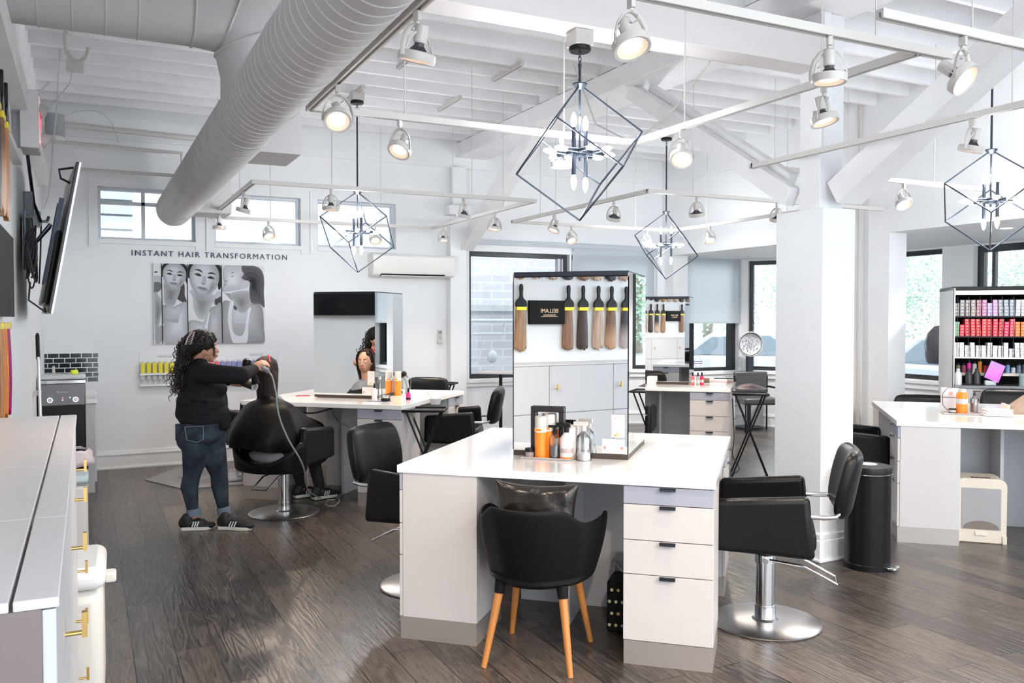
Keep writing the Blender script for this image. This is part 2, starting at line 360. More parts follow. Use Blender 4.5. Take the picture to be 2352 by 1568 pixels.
# windows
wi = 0
def window(name, M0, w, z0, z1, bars=(), fw=.06, fr=None):
    f = MB().box(0, fw, .08, .16, z0, z1, M=M0).box(w-fw, w, .08, .16, z0, z1, M=M0).box(fw, w-fw, .08, .16, z0, z0+fw, M=M0).box(fw, w-fw, .08, .16, z1-fw, z1, M=M0)
    for b in bars:
        if b[0] == 'v': f.box(b[1]-.02, b[1]+.02, .09, .15, z0+fw, z1-fw, M=M0)
        else: f.box(fw, w-fw, .09, .15, b[1]-.02, b[1]+.02, M=M0)
    o = struct(f.build(name, fr or M['frame'], smooth=False, bevel=.003))
    B(fw, w-fw, .115, .12, z0+fw, z1-fw, M=M0).build('window_glass', M['glass'], o, smooth=False)
    return o
wf = mat('pale window frame', (.62,.66,.7), .4)
for i, (a, b) in enumerate(CL): window('window_%d' % (i+1), T(a, VB, 0), b-a, 2.52, 3.09, bars=(('v', .46), ('h', 2.93)) if i == 0 else (), fw=.03, fr=wf)
w4 = window('window_4', T(WB[0][0], VB, 0), 1.52, ZS, ZT)
MB().box(1.36, 1.4, .05, .13, ZS+.06, ZT-.06, M=T(WB[0][0], VB, 0)).box(1.42, 1.44, .05, .13, ZS+.06, ZT-.06, M=T(WB[0][0], VB, 0)).build('window_mullion', M['lgrey'], w4, smooth=False)
window('window_5', T(WB[1][0], VB, 0), 1.38, ZS, ZT, bars=(('v', .7),))
w6 = window('window_6', T(WB[2][0], VB, 0), 1.06, ZS, ZT, fw=.05)
B(.92, .95, .05, .13, ZS+.05, ZT-.05, M=T(WB[2][0], VB, 0)).build('window_mullion', M['frame'], w6, smooth=False)
# printed diamond with two strips on the glass below the blind
MD = T(WB[2][0]+.36, VB+.112, .985)
dm = MB()
pts = [(-.085, .012), (0, .1), (.085, .012)]; pt2 = [(-.085, -.012), (0, -.1), (.085, -.012)]
for P in (pts, pt2):
    for i in range(2): dm.tube([(P[i][0], 0, P[i][1]), (P[i+1][0], 0, P[i+1][1])], .0025, 4, M=MD)
dm.box(-.09, .09, -.002, .002, .008, .02, M=MD).box(-.09, .09, -.002, .002, -.02, -.008, M=MD)
dm.build('window_decal', solidc((.12,.08,.25)), w6, smooth=False)
window('window_7', MF @ T(.09, 0, 0), fl-.19, ZS, ZT, fw=.06)
def wr(name, y1, y0, **k): return window(name, T(UO, y1, 0) @ RZ(-PI/2), y1-y0, ZS, ZT, **k)
wr('window_8', 8.7, 7.43); wr('window_9', 7.0, 4.9, fw=.08, bars=(('v', .2),)); wr('window_10', 4.6, 2.2); wr('window_11', 1.9, -.5)
# roller blinds
M['blind'] = mat('white blind fabric', (.8,.83,.86), .8)
n_ = M['blind'].node_tree; o_ = n_.nodes['Material Output']; tl_ = n_.nodes.new('ShaderNodeBsdfTranslucent'); mx_ = n_.nodes.new('ShaderNodeMixShader'); tl_.inputs[0].default_value = (.93,.95,.97,1); mx_.inputs[0].default_value = .75
n_.links.new(n_.nodes['Principled BSDF'].outputs[0], mx_.inputs[1]); n_.links.new(tl_.outputs[0], mx_.inputs[2]); n_.links.new(mx_.outputs[0], o_.inputs[0])
def blind(M0, w, drop, label):
    t = thing('roller_blind', label, 'blind', M0 @ Vector((w/2, -.06, 2.66)))
    loc = t.location.copy(); R = M0.to_3x3().to_4x4()
    MB().cyl((-w/2, 0, 0), (w/2, 0, 0), .035, n=20, M=R).build('blind_roll', M['blind'], t)
    if drop: MB().box(-w/2+.02, w/2-.02, .028, .032, -drop, 0, M=R).box(-w/2+.02, w/2-.02, .022, .038, -drop-.02, -drop, M=R).build('blind_cloth', M['blind'], t, smooth=False)
    MB().tube([(w/2+.01, 0, -.03), (w/2+.015, -.02, -.06), (w/2+.015, 0, -.08), (w/2+.015,.02,-.05), (w/2+.01,0,-.02)], .004, 6, M=R).build('blind_chain', M['enamel'], t)
blind(T(WB[0][0]-.03, VB, 0), 1.56, 0, 'rolled up white blind above the brick-view window')
blind(T(WB[1][0]-.02, VB, 0), 1.42, 1.72, 'white roller blind pulled down behind the nearest mirror tower')
blind(T(WB[2][0]-.03, VB, 0), 1.12, 1.06, 'white roller blind half lowered over the window with the diamond decal')
blind(MF @ T(.06, 0, 0), fl-.14, 0, 'rolled up blind over the slanted bay window')
blind(T(UO, 8.72, 0) @ RZ(-PI/2), 1.3, 0, 'rolled up blind over the narrow right window with the car')
blind(T(UO, 7.03, 0) @ RZ(-PI/2), 2.16, 0, 'rolled up blind over the wide window behind the colour cabinet')
# recessed downlights in the bay ceiling
for k, (x, y) in enumerate(((1735, 570), (1975+0, 517), (2206, 516), (2300, 505))):
    if k == 1: continue
    p = pz(x, y, 2.56)
    if p.x < UR+.2: p.x = 8.3
    t = thing('downlight', ['lit round downlight in the bay ceiling left of the column', '', 'lit round downlight in the bay ceiling above the narrow window', 'lit round downlight in the bay ceiling near the right picture edge'][k], 'light', (p.x, p.y, 2.56))
    MB().lathe([(.055,-.002),(.085,-.006),(.085,0),(.055,0)], 24).build('trim_ring', M['enamel'], t)
    MB().cyl((0,0,-.001), (0,0,-.004), .054, n=24).build('lamp_lens', M['lens'], t)

for x, y, lb in ((8.75, 9.2, 'far corner of the bay'), (8.7, 3.6, 'bay ceiling out of view at right')):  # extra downlights added only to brighten the dim bay
    t = thing('downlight', 'lit round downlight in the '+lb, 'light', (x, y, 2.56))
    MB().lathe([(.055,-.002),(.085,-.006),(.085,0),(.055,0)], 24).build('trim_ring', M['enamel'], t)
    MB().cyl((0,0,-.001), (0,0,-.004), .054, n=24).build('lamp_lens', M['lens'], t)
for o_ in [o for o in C.objects if o.name.startswith('downlight')]:
    ld = bpy.data.lights.new('down_lamp', 'SPOT'); ld.energy = 60; ld.color = (1,.95,.9); ld.spot_size = math.radians(130); ld.spot_blend = .8; ld.shadow_soft_size = .05
    lo = bpy.data.objects.new('down_lamp', ld); C.objects.link(lo); lo.parent = o_; lo.location = (0,0,-.02)

# ================================================================ outside
struct(B(-12, 40, VB+.3, 40, -.2, -.12).build('ground', mat('pale asphalt', (.36,.36,.37), .8, var=.1, vscale=1), smooth=False))
struct(B(UO+.3, 40, -20, VB+.3, -.2, -.12).build('ground_street', M['wall'] if 0 else mat('street asphalt', (.33,.33,.34), .8, var=.1, vscale=1), smooth=False))
bm_ = brickmat('painted pale brick', (.54,.52,.55), (.6,.58,.61), (.68,.67,.68), .42, .14, .014, rot=(PI/2,0,0))
bd = thing('brick_building', 'pale brick building across the alley behind the back windows', 'building', (3.4, 13.2, -.12))
B(-2.35, 4.7, 0, 3, 0, 7).build('brick_wall', bm_, bd, smooth=False)
B(-2.45, 4.75, -.08, 0, 1.9, 2.0).build('stone_ledge', solidc((.5,.5,.5)), bd, smooth=False)
sh = thing('shuttered_building', 'pale slatted wall seen through the leftmost high window', 'building', (-.8, 13.0, -.12))
mb = MB()
for k in range(32): mb.box(-2, 1.4, 0, .1, k*.2, k*.2+.17)
mb.box(-2, 1.4, .1, .3, 0, 6.5)
mb.build('slat_wall', mat('pale grey slats', (.42,.47,.5), .6), sh, smooth=False)
# gas meter pipes outside the brick window
gm = thing('gas_meters', 'white gas meter pipes on the brick wall outside the window', 'gas meter', (5.6, 13.05, 0))
mb = MB()
mb.tube([(-1,0,1.62),(1.2,0,1.62)], .03).tube([(-.9,0,1.4),(1.2,0,1.4)], .02)
for x in (-.5,.1,.7): mb.tube([(x,0,1.62),(x,0,1.3)], .02)
for x in (-.9,1.1): mb.tube([(x,0,-.12),(x,0,1.62)], .03)
mb.build('pipes', M['wire'], gm)
for x in (-.25, .45):
    MB().ball((x,-.05,1.02), (.09,.07,.11)).build('meter_body', M['wire'], gm)
# trees beyond the street
leaf = [mat('bright spring leaves', (.42,.6,.45), .6, var=.2, vscale=8), mat('pale green leaves', (.52,.62,.54), .6, var=.2, vscale=8)]
def tree(x, y, h, r, k, label):
    t = thing('street_tree', label, 'tree', (x, y, -.12), 0, 'street trees beyond the right windows')
    MB().tube([(0,0,0),(.05,0,h*.35),(-.05,.05,h*.6)], [.16,.12,.07]).build('trunk', mat('bark', (.3,.26,.22), .8), t)
    mb = MB(); rnd = random.Random(k)
    for i in range(9000 if k < 4 else 4500):
        a = rnd.uniform(0, 2*PI); b = math.acos(rnd.uniform(-1, 1)); q = r*rnd.uniform(.45, 1)
        c = Vector((q*math.sin(b)*math.cos(a), q*math.sin(b)*math.sin(a), h*.5+q*1.0*math.cos(b)))
        s_ = rnd.uniform(.035, .07); u = Vector((rnd.gauss(0,1), rnd.gauss(0,1), rnd.gauss(0,1))).normalized(); w = u.orthogonal().normalized()
        mb.add([c-u*s_, c+w*s_*.5, c+u*s_, c-w*s_*.5], [(0,1,2,3)])
    mb.build('foliage', leaf[k % 2], t, smooth=False)
for i, (x, y, h, r) in enumerate([(14.6, 13.6, 5.6, 1.7), (18.4, 11.2, 5.8, 1.8), (16, 7.6, 5, 1.8), (18.6, 15.6, 6, 1.8), (14.4, 17.8, 5.5, 1.8), (20.2, 6.6, 6, 2.0), (10.6, 17.0, 5.0, 1.5)]):
    tree(x, y, h, r, i, 'pale green street tree seen through the bay windows')
# parked cars
def car(x, y, rz, label, colr):
    t = thing('parked_car', label, 'car', (x, y, -.12), rz)
    body = [(-2.2,.35),(-2.25,.75),(-1.9,.95),(-1.0,1.0),(1.1,1.02),(1.95,.95),(2.2,.7),(2.2,.35)]
    roof = [(-1.55,.98),(-.85,1.45),(.45,1.5),(1.15,1.0)]
    mp_ = Matrix(((1,0,0,0),(0,0,-1,.85),(0,1,0,0),(0,0,0,1)))
    MB().prism(body, 1.7, M=mp_).build('car_body', colr, t, bevel=.08, seg=3)
    MB().prism([(-1.6,.99),(-.85,1.46),(.5,1.5),(1.25,1.0)], 1.5, M=T(0,-.1,0) @ mp_).build('car_roof', colr, t, bevel=.06, seg=3)
    MB().prism([(-1.3,1.02),(-.8,1.38),(-.05,1.42),(-.05,1.02)], 1.53, M=T(0,-.085,0) @ mp_).prism([(.03,1.02),(.03,1.42),(.42,1.42),(.98,1.02)], 1.53, M=T(0,-.085,0) @ mp_).build('car_window', mat('car glass', (.25,.3,.34), .1), t, smooth=False)
    for wx in (-1.4, 1.4):
        for wy in (-.78, .78):
            MB().cyl((wx, wy-.1, .33), (wx, wy+.1, .33), .33, n=24).build('wheel', M['black'], t)
car(12.9, 14.2, -1.0, 'silver car parked outside the slanted bay window', mat('silver paint', (.7,.72,.74), .25, .3))
car(13.2, 9.4, PI/2, 'pale grey car parked outside the narrow right window', mat('pale grey paint', (.62,.66,.7), .25, .3))
# ================================================================ work stations
def rzof(d): return math.atan2(-d[0], d[1])       # turn that points local +y along d
ST = {1: Vector((2.555, 4.27, 0)), 2: Vector((2.40, 8.24, 0)), 3: Vector((6.13, 8.36, 0)), 4: Vector((6.48, 4.48, 0))}
def sp(k, x, y, z=0): return ST[k] + BX*x + BY*y + Vector((0, 0, z))
def make_unit():
    t = thing('drawer_unit', 'x', 'drawer unit')
    w = .21; d = .21
    B(-w, w, -d+.018, d, .115, .86).build('carcass', M['white'], t, smooth=False, bevel=.0015)
    MB().box(-w+.002, w-.002, -d+.004, d-.002, 0, .115).build('plinth', M['plinth'], t, smooth=False)
    for i, (a, b) in enumerate(((.118, .433), (.437, .597), (.601, .768), (.772, .855))):
        q = B(-w, w, -d, -d+.016, a, b).build('drawer', M['grey'] if i == 3 else M['white'], t, smooth=False, bevel=.0015)
        if i == 3: q['label'] = 'blue grey top drawer'
        MB().box(-.037, .037, -d-.022, -d+.002, b-.004, b-.001).box(-.037, .037, -d-.022, -d-.02, b-.014, b-.001).build('handle', M['metal'], q, smooth=False)
    return t
unit0 = None
def unit(k, x, y, face, label):
    global unit0
    loc = sp(k, x, y); rz = -TB+face
    if unit0 is None: unit0 = make_unit(); unit0.location = loc; unit0.rotation_euler.z = rz; unit0['label'] = label; unit0['group'] = 'drawer units under the worktops'
    else: dup(unit0, loc, rz, label)
names = {1: 'nearest work station', 2: 'back left work station', 3: 'far middle work station', 4: 'right work station'}
E_ = .58
for k in (1, 2, 3, 4):
    n = names[k]
    tp = MB().box(-.8, .8, -.8, .8, -.02, .02).build('worktop', M['top'], loc=sp(k, 0, 0, .88), rz=-TB, smooth=False, bevel=.003)
    tag(tp, 'square glossy white worktop of the %s' % n, 'worktop')
    unit(k, E_, -E_, 0, 'white drawer unit with drawers facing the viewer under the %s' % n)
    unit(k, -E_, -E_, -PI/2, 'white drawer unit under the near left corner of the %s' % n)
    unit(k, -E_, E_, PI, 'white drawer unit under the far left corner of the %s' % n)
    unit(k, E_, E_, PI/2, 'white drawer unit under the far right corner of the %s' % n)
    pn = MB().box(-.36, .36, -.012, .012, 0, .859).box(-.012, .012, -.36, -.012, 0, .859).box(-.012, .012, .012, .36, 0, .859).build('divider_panel', M['lgrey'], loc=sp(k, 0, 0), rz=-TB, smooth=False)
    tag(pn, 'grey crossed divider panel under the worktop of the %s' % n, 'panel')
def make_tower():
    t = thing('mirror_tower', 'x', 'mirror')
    w = .32
    B(-w+.012, w-.012, -w+.012, w-.012, 0, 1.0).build('tower_core', M['blackmat'], t, smooth=False)
    B(-w+.004, w-.004, -w+.004, w-.004, .98, 1.005).build('top_cap', M['metal'], t, smooth=False)
    B(-w+.003, w-.003, -w+.003, w-.003, 0, .028).build('tower_base', mat('dark bronze trim', (.09,.07,.06), .4, .5), t, smooth=False)
    for i in range(4):
        R = RZ(i*PI/2); z1 = .975 if i in (0, 2) else .995
        B(-w, w, -w, -w+.006, .03, z1, M=R).build('mirror_panel', M['mirror'], t, smooth=False)
    return t
tw = make_tower(); tw.location = sp(1, 0, 0, .9); tw.rotation_euler.z = -TB; tw['label'] = 'square mirror tower in the middle of the nearest worktop'; tw['group'] = 'mirror towers on the worktops'
dup(tw, sp(2, 0, 0, .9), label='square mirror tower on the back left worktop')
dup(tw, sp(3, 0, 0, .9), label='square mirror tower on the far middle worktop')

# ================================================================ salon chairs
def leatherbox(mb, x0, x1, y0, y1, z0, z1, Mx=None): return mb.box(x0, x1, y0, y1, z0, z1, M=Mx)
def make_salon_chair():
    t = thing('salon_chair', 'x', 'chair')
    MB().lathe([(.0,.0),(.29,.0),(.295,.006),(.285,.014),(.07,.02),(.058,.03),(0,.03)], 48).build('base_plate', M['steel'], t)
    MB().lathe([(.0,.02),(.055,.02),(.055,.10),(.05,.10),(.05,.33),(.057,.33),(.057,.375),(.03,.385),(.024,.385),(.024,.5),(0,.5)], 28).build('column', M['chrome'], t)
    MB().box(-.16, .16, -.16, .16, .46, .49).lathe([(.05,.44),(.07,.46),(0,.46)], 20).build('seat_plate', M['blackmat'], t)
    MB().box(-.262, .262, -.25, .25, .45, .575).build('seat', M['leather'], t, bevel=.04, seg=4)
    for s in (-1, 1):
        a = .27*s; b = .345*s; x0, x1 = min(a, b), max(a, b)
        vs = []
        for x in (x0, x1): vs += [(x,-.24,.44),(x,.27,.46),(x,.26,.72),(x,-.21,.76)]
        MB().add(vs, [(0,1,2,3),(4,7,6,5),(0,4,5,1),(1,5,6,2),(2,6,7,3),(3,7,4,0)]).build('arm_panel', M['leather'], t, bevel=.03, seg=4)
        MB().tube([(.3*s,-.2,.655),(.3*s,-.28,.655),(.29*s,-.335,.66),(.25*s,-.35,.665)], .013, 10).build('bracket', M['chrome'], t)
    Mb = T(0, -.36, .64) @ RX(.2)
    rings = []
    for j in range(15):
        q = -1+2*j/14; k = max(.02, 1-abs(q)**7)**.5; zz = .165+.185*q; wd = (.235+.03*math.cos(q*PI/2))*(.86+.14*k); r = []
        for i in range(36):
            a = 2*PI*i/36; ca_, sa_ = math.cos(a), math.sin(a)
            x = wd*math.copysign(abs(ca_)**.42, ca_)*(.9+.1*k); y = .045*k*math.copysign(abs(sa_)**.6, sa_)+.05*(x/.26)**2-.03; r.append((x, y, zz))
        rings.append(r)
    rings = [[Mb @ Vector(p) for p in r] for r in rings]
    MB().loft(rings).build('backrest', M['leather'], t, ang=75, sub=1)
    MB().tube([(-.05,-.02,.355),(-.07,-.2,.34),(-.07,-.36,.26),(.07,-.36,.26),(.07,-.2,.34),(.05,-.02,.355)], .007, 8).build('pump_lever', M['chrome'], t)
    MB().cyl((-.075,0,.352),(.075,0,.352),.016).build('pump_axle', M['chrome'], t)
    return t
ch0 = make_salon_chair()
CHG = 'black leather salon chairs'
ch0.location = pz(1757, 1428); ch0.location.z = 0; ch0.rotation_euler.z = rzof(-BX); ch0['label'] = 'black salon chair on a round steel base right of the nearest station'; ch0['group'] = CHG
dup(ch0, pz(982, 1343), rzof((.62,-.78)), 'black salon chair with its backrest left of the nearest station')
cc = dup(ch0, pz(653, 1177), rzof((.70,.71)), 'black salon chair in which the client in the cape sits')
for q_ in list(cc.children):
    if q_.name.startswith(('backrest','bracket')): bpy.data.objects.remove(q_)
rows_ = []
for tz in (0,.25,.5,.75,1):
    r_ = []
    for i in range(21):
        a_ = PI*(i/20); x_ = -.31*math.cos(a_); y_ = -.14-.2*math.sin(a_)**.7; dip = math.sin(a_)**1.5
        z0_ = .39; z1_ = .67-.2*dip; r_.append((x_*(1+.03*tz), y_-.03*tz, z0_+(z1_-z0_)*tz))
    rows_.append(r_)
MB().grid(rows_).build('backrest', M['leather'], cc, ang=180, solid=.05, sub=1)
dup(ch0, pz(1048, 1112), rzof((-.85,.5)), 'black salon chair turned sideways right of the back left station')
dup(ch0, sp(2, .1, 1.12), rzof(-BY), 'black salon chair behind the back left station, only its back top showing')
dup(ch0, pz(553, 1096), rzof((.5,-.5)), 'black salon chair mostly hidden behind the standing stylist')
dup(ch0, sp(3, -.32, -1.12), rzof(BY), 'black salon chair seen from behind in front of the far middle station')
dup(ch0, sp(4, -1.04, .0), rzof(BX), 'black salon chair half hidden behind the boxed column')
dup(ch0, sp(4, -.26, 1.2), rzof(-BY), 'black salon chair behind the right station, rounded back top showing').scale.z = .92
dup(ch0, sp(4, .5, 1.13), rzof(-BY), 'black salon chair seen under the right worktop at the picture edge')

# ================================================================ tub chair with wooden legs
tc = thing('tub_chair', 'black tub armchair with orange beech legs in front of the nearest station', 'chair', (1.985, 3.72, 0), rzof(BY))
def tub_row(t):      # t 0 underside centre .. 1 rim
    row = []
    for i in range(41):
        s = -1+2*i/40; a = s*PI*.78; back = max(0, math.cos(a*.62))
        # rim height: high at the back, dip, arms
        q = abs(s)
        if q < .3: hz_ = .775
        elif q < .5: k_ = (q-.3)/.2; hz_ = .775-.085*(3*k_*k_-2*k_**3)
        elif q < .76: k_ = (q-.5)/.26; hz_ = .69+.015*(3*k_*k_-2*k_**3)
        else: hz_ = .705-.2*((q-.76)/.24)**1.6
        rx, ry = .305, .28
        wx = .84+.2*min(1, max(0, (q-.3)/.45)); px_, py_ = rx*wx*math.sin(a), -ry*math.cos(a)
        if q > .45: py_ += .10*(q-.45)/.55
        if t < .45:
            k = t/.45; kk = k**.75; row.append((px_*.80*kk, py_*.80*kk+.0, .385+.012*k**3))
        else:
            k = (t-.45)/.55; e_ = .80+.2*math.sin(k*PI/2)
            row.append((px_*e_*(1 if q > .42 else .97+.0*k), py_*e_-(.04*k if q < .5 else 0), .397+(hz_-.397)*k))
    return row
mb = MB().grid([tub_row(t) for t in [0.02,.15,.3,.4,.45,.5,.58,.68,.78,.88,.96,1.0]])
o = mb.build('shell', mat('black moulded shell', (.005,.005,.0055), .5, bump=.05, bscale=120, spec=.15), tc, ang=80, solid=.022, sub=1)
MB().lathe([(0,.39),(.22,.39),(.245,.41),(.245,.43),(.2,.45),(0,.455)], 32).build('seat_pad', M['leather'], tc)
for sx in (-1, 1):
    for sy in (-1, 1):
        a = (sx*.15, sy*.15, .385); b = (sx*.21, sy*.235, .0)
        m_ = Vector(a)+(Vector(b)-Vector(a))*.12
        lg = MB().cyl(m_, b, .021, .0135, 18).build('leg', M['wood'], tc)
        MB().cyl(Vector(a)+Vector((0,0,.01)), m_, .03, .024, 18).build('leg_socket', M['blackmat'], lg)
def cushion(w, h, th, name, m_, parent=None, seed=1, **k):
    rnd = random.Random(seed); top = []; bot = []
    n = 14
    for j in range(n+1):
        a = []; b = []
        for i in range(n+1):
            x = -1+2*i/n; y = -1+2*j/n
            e = (1-x**4)*(1-y**4); px_ = x*(1-.12*(1-y*y))*w/2; py_ = y*(1-.12*(1-x*x))*h/2
            wr = .008*math.sin(9*x*y+4*x)*(abs(x)+abs(y))+rnd.uniform(-.004, .004)
            a.append((px_, th/2*max(0, e)**.45+wr*e, py_)); b.append((px_, -th/2*max(0, e)**.45-wr*e, py_))
        top.append(a); bot.append(b[::-1])
    o = MB().grid(top).grid(bot).build(name, m_, parent, ang=180, **k)
    w_ = o.modifiers.new('weld', 'WELD'); w_.merge_threshold = .003
    s_ = o.modifiers.new('sub', 'SUBSURF'); s_.levels = 1; s_.render_levels = 2
    return o
cu = cushion(.45, .38, .13, 'leather_cushion', mat('crinkled black leather', (.012,.01,.009), .26, bump=.9, bscale=9), seed=3, loc=(1.985, 3.72, .66), rz=rzof(BY))
cu.location = Vector((1.985, 3.72, .685)) - BY*.075; cu.rotation_euler.x = -.12
tag(cu, 'crinkled shiny black leather cushion standing in the wooden-legged tub chair', 'cushion')

# ================================================================ folding tray stands
def tray_stand(loc, rz, w, d, h, label):
    t = thing('tray_stand', label, 'tray stand', loc, rz)
    MB().box(-w/2, w/2, -d/2, d/2, h-.022, h-.014).tube([(-w/2,-d/2,h-.012),(w/2,-d/2,h-.012),(w/2,d/2,h-.012),(-w/2,d/2,h-.012)], .012, 8, closed=True).build('tray', M['black'], t)
    for s in (-1, 1):
        MB().tube([(s*(w/2-.03), -d/2+.04, h-.02), (-s*(w/2+.0), -d/2+.04, 0.012)], .009, 8).build('leg', M['black'], t)
        MB().tube([(s*(w/2-.03), d/2-.04, h-.02), (-s*(w/2+.0), d/2-.04, 0.012)], .009, 8).build('leg', M['black'], t)
        MB().tube([(s*w/2, -d/2+.04, .012), (s*w/2, d/2-.04, .012)], .009, 8).build('foot_bar', M['black'], t)
    return t
tray_stand(pz(985, 940, .85)*Vector((1,1,0)) if 0 else Vector((*pz(982, 938, .85).xy, 0))-BY*.06, -TB+.25, .36, .3, .86, 'black folding tray stand with a pink bottle beside the back left station')
tray_stand(Vector((*pz(1722, 905, .86).xy, 0)), -TB+.1, .36, .3, .88, 'black folding tray stand draped with a dark cloth right of the far station')
tray_stand(Vector((*pv(1018, 874, 9.85).xy, 0)), -TB+.1, .3, .26, .87, 'empty black folding tray stand behind the back left station')
# tall narrow side table
t = thing('pedestal_table', 'tall black adjustable pedestal table in front of the brick-view window', 'table', Vector((*pv(1150, 850, 9.9).xy, 0)), -TB)
MB().box(-.24, .24, -.17, .17, .955, .98).build('table_top', M['enamel'], t, smooth=False, bevel=.004)
MB().cyl((0,0,0),(0,0,.955),.022).build('pole', M['black'], t)
MB().ball((-.05,0,.62),.014).tube([(-.05,0,.62),(0,0,.62)],.006,6).build('knob', M['black'], t)
MB().box(-.2,.2,-.03,.03,0,.03).box(-.03,.03,-.2,.2,0,.03).build('foot', M['black'], t)

# dryer chair in the bay
dp = Vector((*pz(1725, 990).xy, 0)) + Vector((.1,.0,0))
t = thing('dryer_chair', 'grey vinyl waiting chair with thin black legs in the window bay', 'chair', dp, rzof((-.35,-.9)))
MB().box(-.26,.26,-.24,.24,.4,.5).build('seat', mat('grey vinyl', (.07,.075,.08), .35), t, bevel=.03, seg=3)
MB().box(-.26,.26,-.29,-.23,.45,.86).build('backrest', mat('grey vinyl back', (.07,.075,.08), .35), t, bevel=.025, seg=3)
for sx in (-1,1):
    for sy in (-1,1): MB().cyl((sx*.25, sy*.24, 0), (sx*.25, sy*.24, .42 if sy > 0 else .8), .012, n=10).build('leg', M['black'], t)
    MB().box(sx*.25-.02, sx*.25+.02, -.2, .22, .63, .655).build('arm', M['black'], t, bevel=.005)
hd = thing('hood_dryer', 'hood hair dryer with round perforated bonnet standing behind the grey chair', 'hair dryer', dp+Vector((.1,.27,0)))
hz = ph(1712, 790, dp+Vector((.1,.27,0)))
MB().cyl((0,0,0),(0,0,.03),.2,n=24).cyl((0,0,.03),(0,0,hz-.28),.03).box(-.045,.045,-.03,.03,hz-.42,hz-.18).build('stand', M['metal'], hd)
Mh = T(0,0,hz) @ RZ(math.radians(-25)) @ RX(PI/2)
MB().lathe([(.0,-.16),(.1,-.14),(.165,-.06),(.178,.0),(.18,.06)], 32, M=Mh).build('bonnet', M['clear'], hd)
MB().lathe([(.18,.05),(.19,.06),(.18,.075),(.172,.06)], 32, M=Mh).build('bonnet_rim', M['wire'], hd)
mb = MB()
for i in range(5):
    for j in range(6 if i else 1):
        a = j*PI/3+i*.4; mb.cyl((.03*i*math.cos(a), .03*i*math.sin(a), -.04), (.03*i*math.cos(a), .03*i*math.sin(a), .05), .008, n=8, M=Mh)
mb.lathe([(0,.02),(.13,.03),(.15,.045),(.16,.05)], 28, M=Mh)
mb.build('air_shell', mat('smoked grey plastic', (.5,.52,.55), .25), hd)
MB().tube([(.03,0,hz+.17),(.09,0,hz+.26)], .006).lathe([(.055,0),(.062,.004),(.055,.008)], 20, M=T(.12,0,hz+.35) @ RY(.4) @ RX(PI/2)).build('visor_mirror', M['metal'], hd)
# hood dryer bonnet by the right window
h2 = pd(2168, 790, 9.7)
t = thing('hood_dryer', 'dark hood dryer bonnet beside the colour cabinet in front of the right window', 'hair dryer', (h2.x, h2.y, 0))
MB().lathe([(0,.22),(.1,.2),(.17,.12),(.2,0),(.19,-.15),(.17,-.22)], 28, M=T(0,0,h2.z) ).build('bonnet', mat('dark grey gloss plastic', (.09,.09,.1), .2), t)
MB().cyl((0,0,0),(0,0,h2.z+.1),.025).cyl((0,0,0),(0,0,.03),.22,n=24).build('stand', M['metal'], t)

# ================================================================ bins
def step_bin(p, r, h, label, badge=True):
    t = thing('pedal_bin', label, 'bin', p, rzof((.35,-.9)))
    MB().lathe([(0,.0),(r+.004,.0),(r+.004,.035),(r,.04),(r,h-.055),(0,h-.055)], 40).build('bin_body', mat('black satin metal', (.007,.007,.008), .3, spec=.22), t)
    MB().lathe([(0,h-.052),(r+.004,h-.052),(r+.006,h-.03),(r-.0,h-.008),(r-.02,h-.003),(0,h)], 40).build('lid', M['black'], t)
    if badge: MB().cyl((0,0,h),(0,0,h+.002),.055,n=24).build('badge', solidc((.7,.68,.66)), t)
    MB().lathe([(r+.006,h-.056),(r+.007,h-.05),(r+.004,h-.05)], 40).build('lid_band', M['chrome'], t)
    MB().box(-.05,.05,r-.02,r+.05,.012,.03).build('pedal', M['chrome'], t, bevel=.008)
    MB().box(-.02,.02,-r-.025,-r+.01,h-.12,h-.03).build('hinge', M['black'], t, bevel=.01)
step_bin(Vector((4.655, 4.08, 0)), .146, .685, 'tall black pedal bin with a round pale badge beside the column')
b2 = Vector((*pu(1955, 925, 7.42).xy, 0)); step_bin(Vector((7.40, 7.05, 0)), .15, .76, 'tall black bin against the far right wall behind the column')

# ================================================================ under the stations
t = thing('towel_dispenser', 'cream boxed dispenser with a grey window under the right worktop', 'dispenser', Vector((*pz(2253, 1246).xy, 0)) + BY*.12, -TB-.03)
MB().prism([(-.17,0),(.17,0),(.17,.43),(.155,.46),(.12,.475),(-.12,.475),(-.155,.46),(-.17,.43)], .26, M=Matrix(((1,0,0,0),(0,0,-1,.13),(0,1,0,0),(0,0,0,1)))).build('housing', mat('cream plastic', (.74,.66,.55), .4), t, bevel=.008)
vs = [(-.128,.19),(-.125,.4),(.125,.4),(.128,.19),(.12,.115),(-.12,.115)]
MB().prism([(-.13,.1),(.13,.1),(.13,.405),(-.13,.405)], .004, M=Matrix(((1,0,0,0),(0,0,-1,-.13),(0,1,0,0),(0,0,0,1)))).build('window_panel', mat('grey smoked window', (.36,.35,.36), .35), t, bevel=.01)
MB().prism([(.12*math.cos(a), .105+.06*math.sin(a)) for a in [i*PI/16 for i in range(17)]], .006, M=Matrix(((1,0,0,0),(0,0,-1,-.13),(0,1,0,0),(0,0,0,1)))).build('paper_slot', mat('brown grey recess', (.2,.17,.15), .6), t, smooth=False)
MB().box(-.04,.04,-.137,-.13,.055,.085).build('latch', mat('cream latch', (.8,.72,.62), .4), t, bevel=.003)
MB().box(-.17,-.14,-.14,.13,0,.06).box(.14,.17,-.14,.13,0,.06).build('foot', mat('cream foot', (.72,.64,.53), .4), t, bevel=.003)
MB().cyl((.17,.02,.36),(.2,.02,.36),.025).build('side_knob', mat('tan knob', (.4,.33,.25), .4), t)
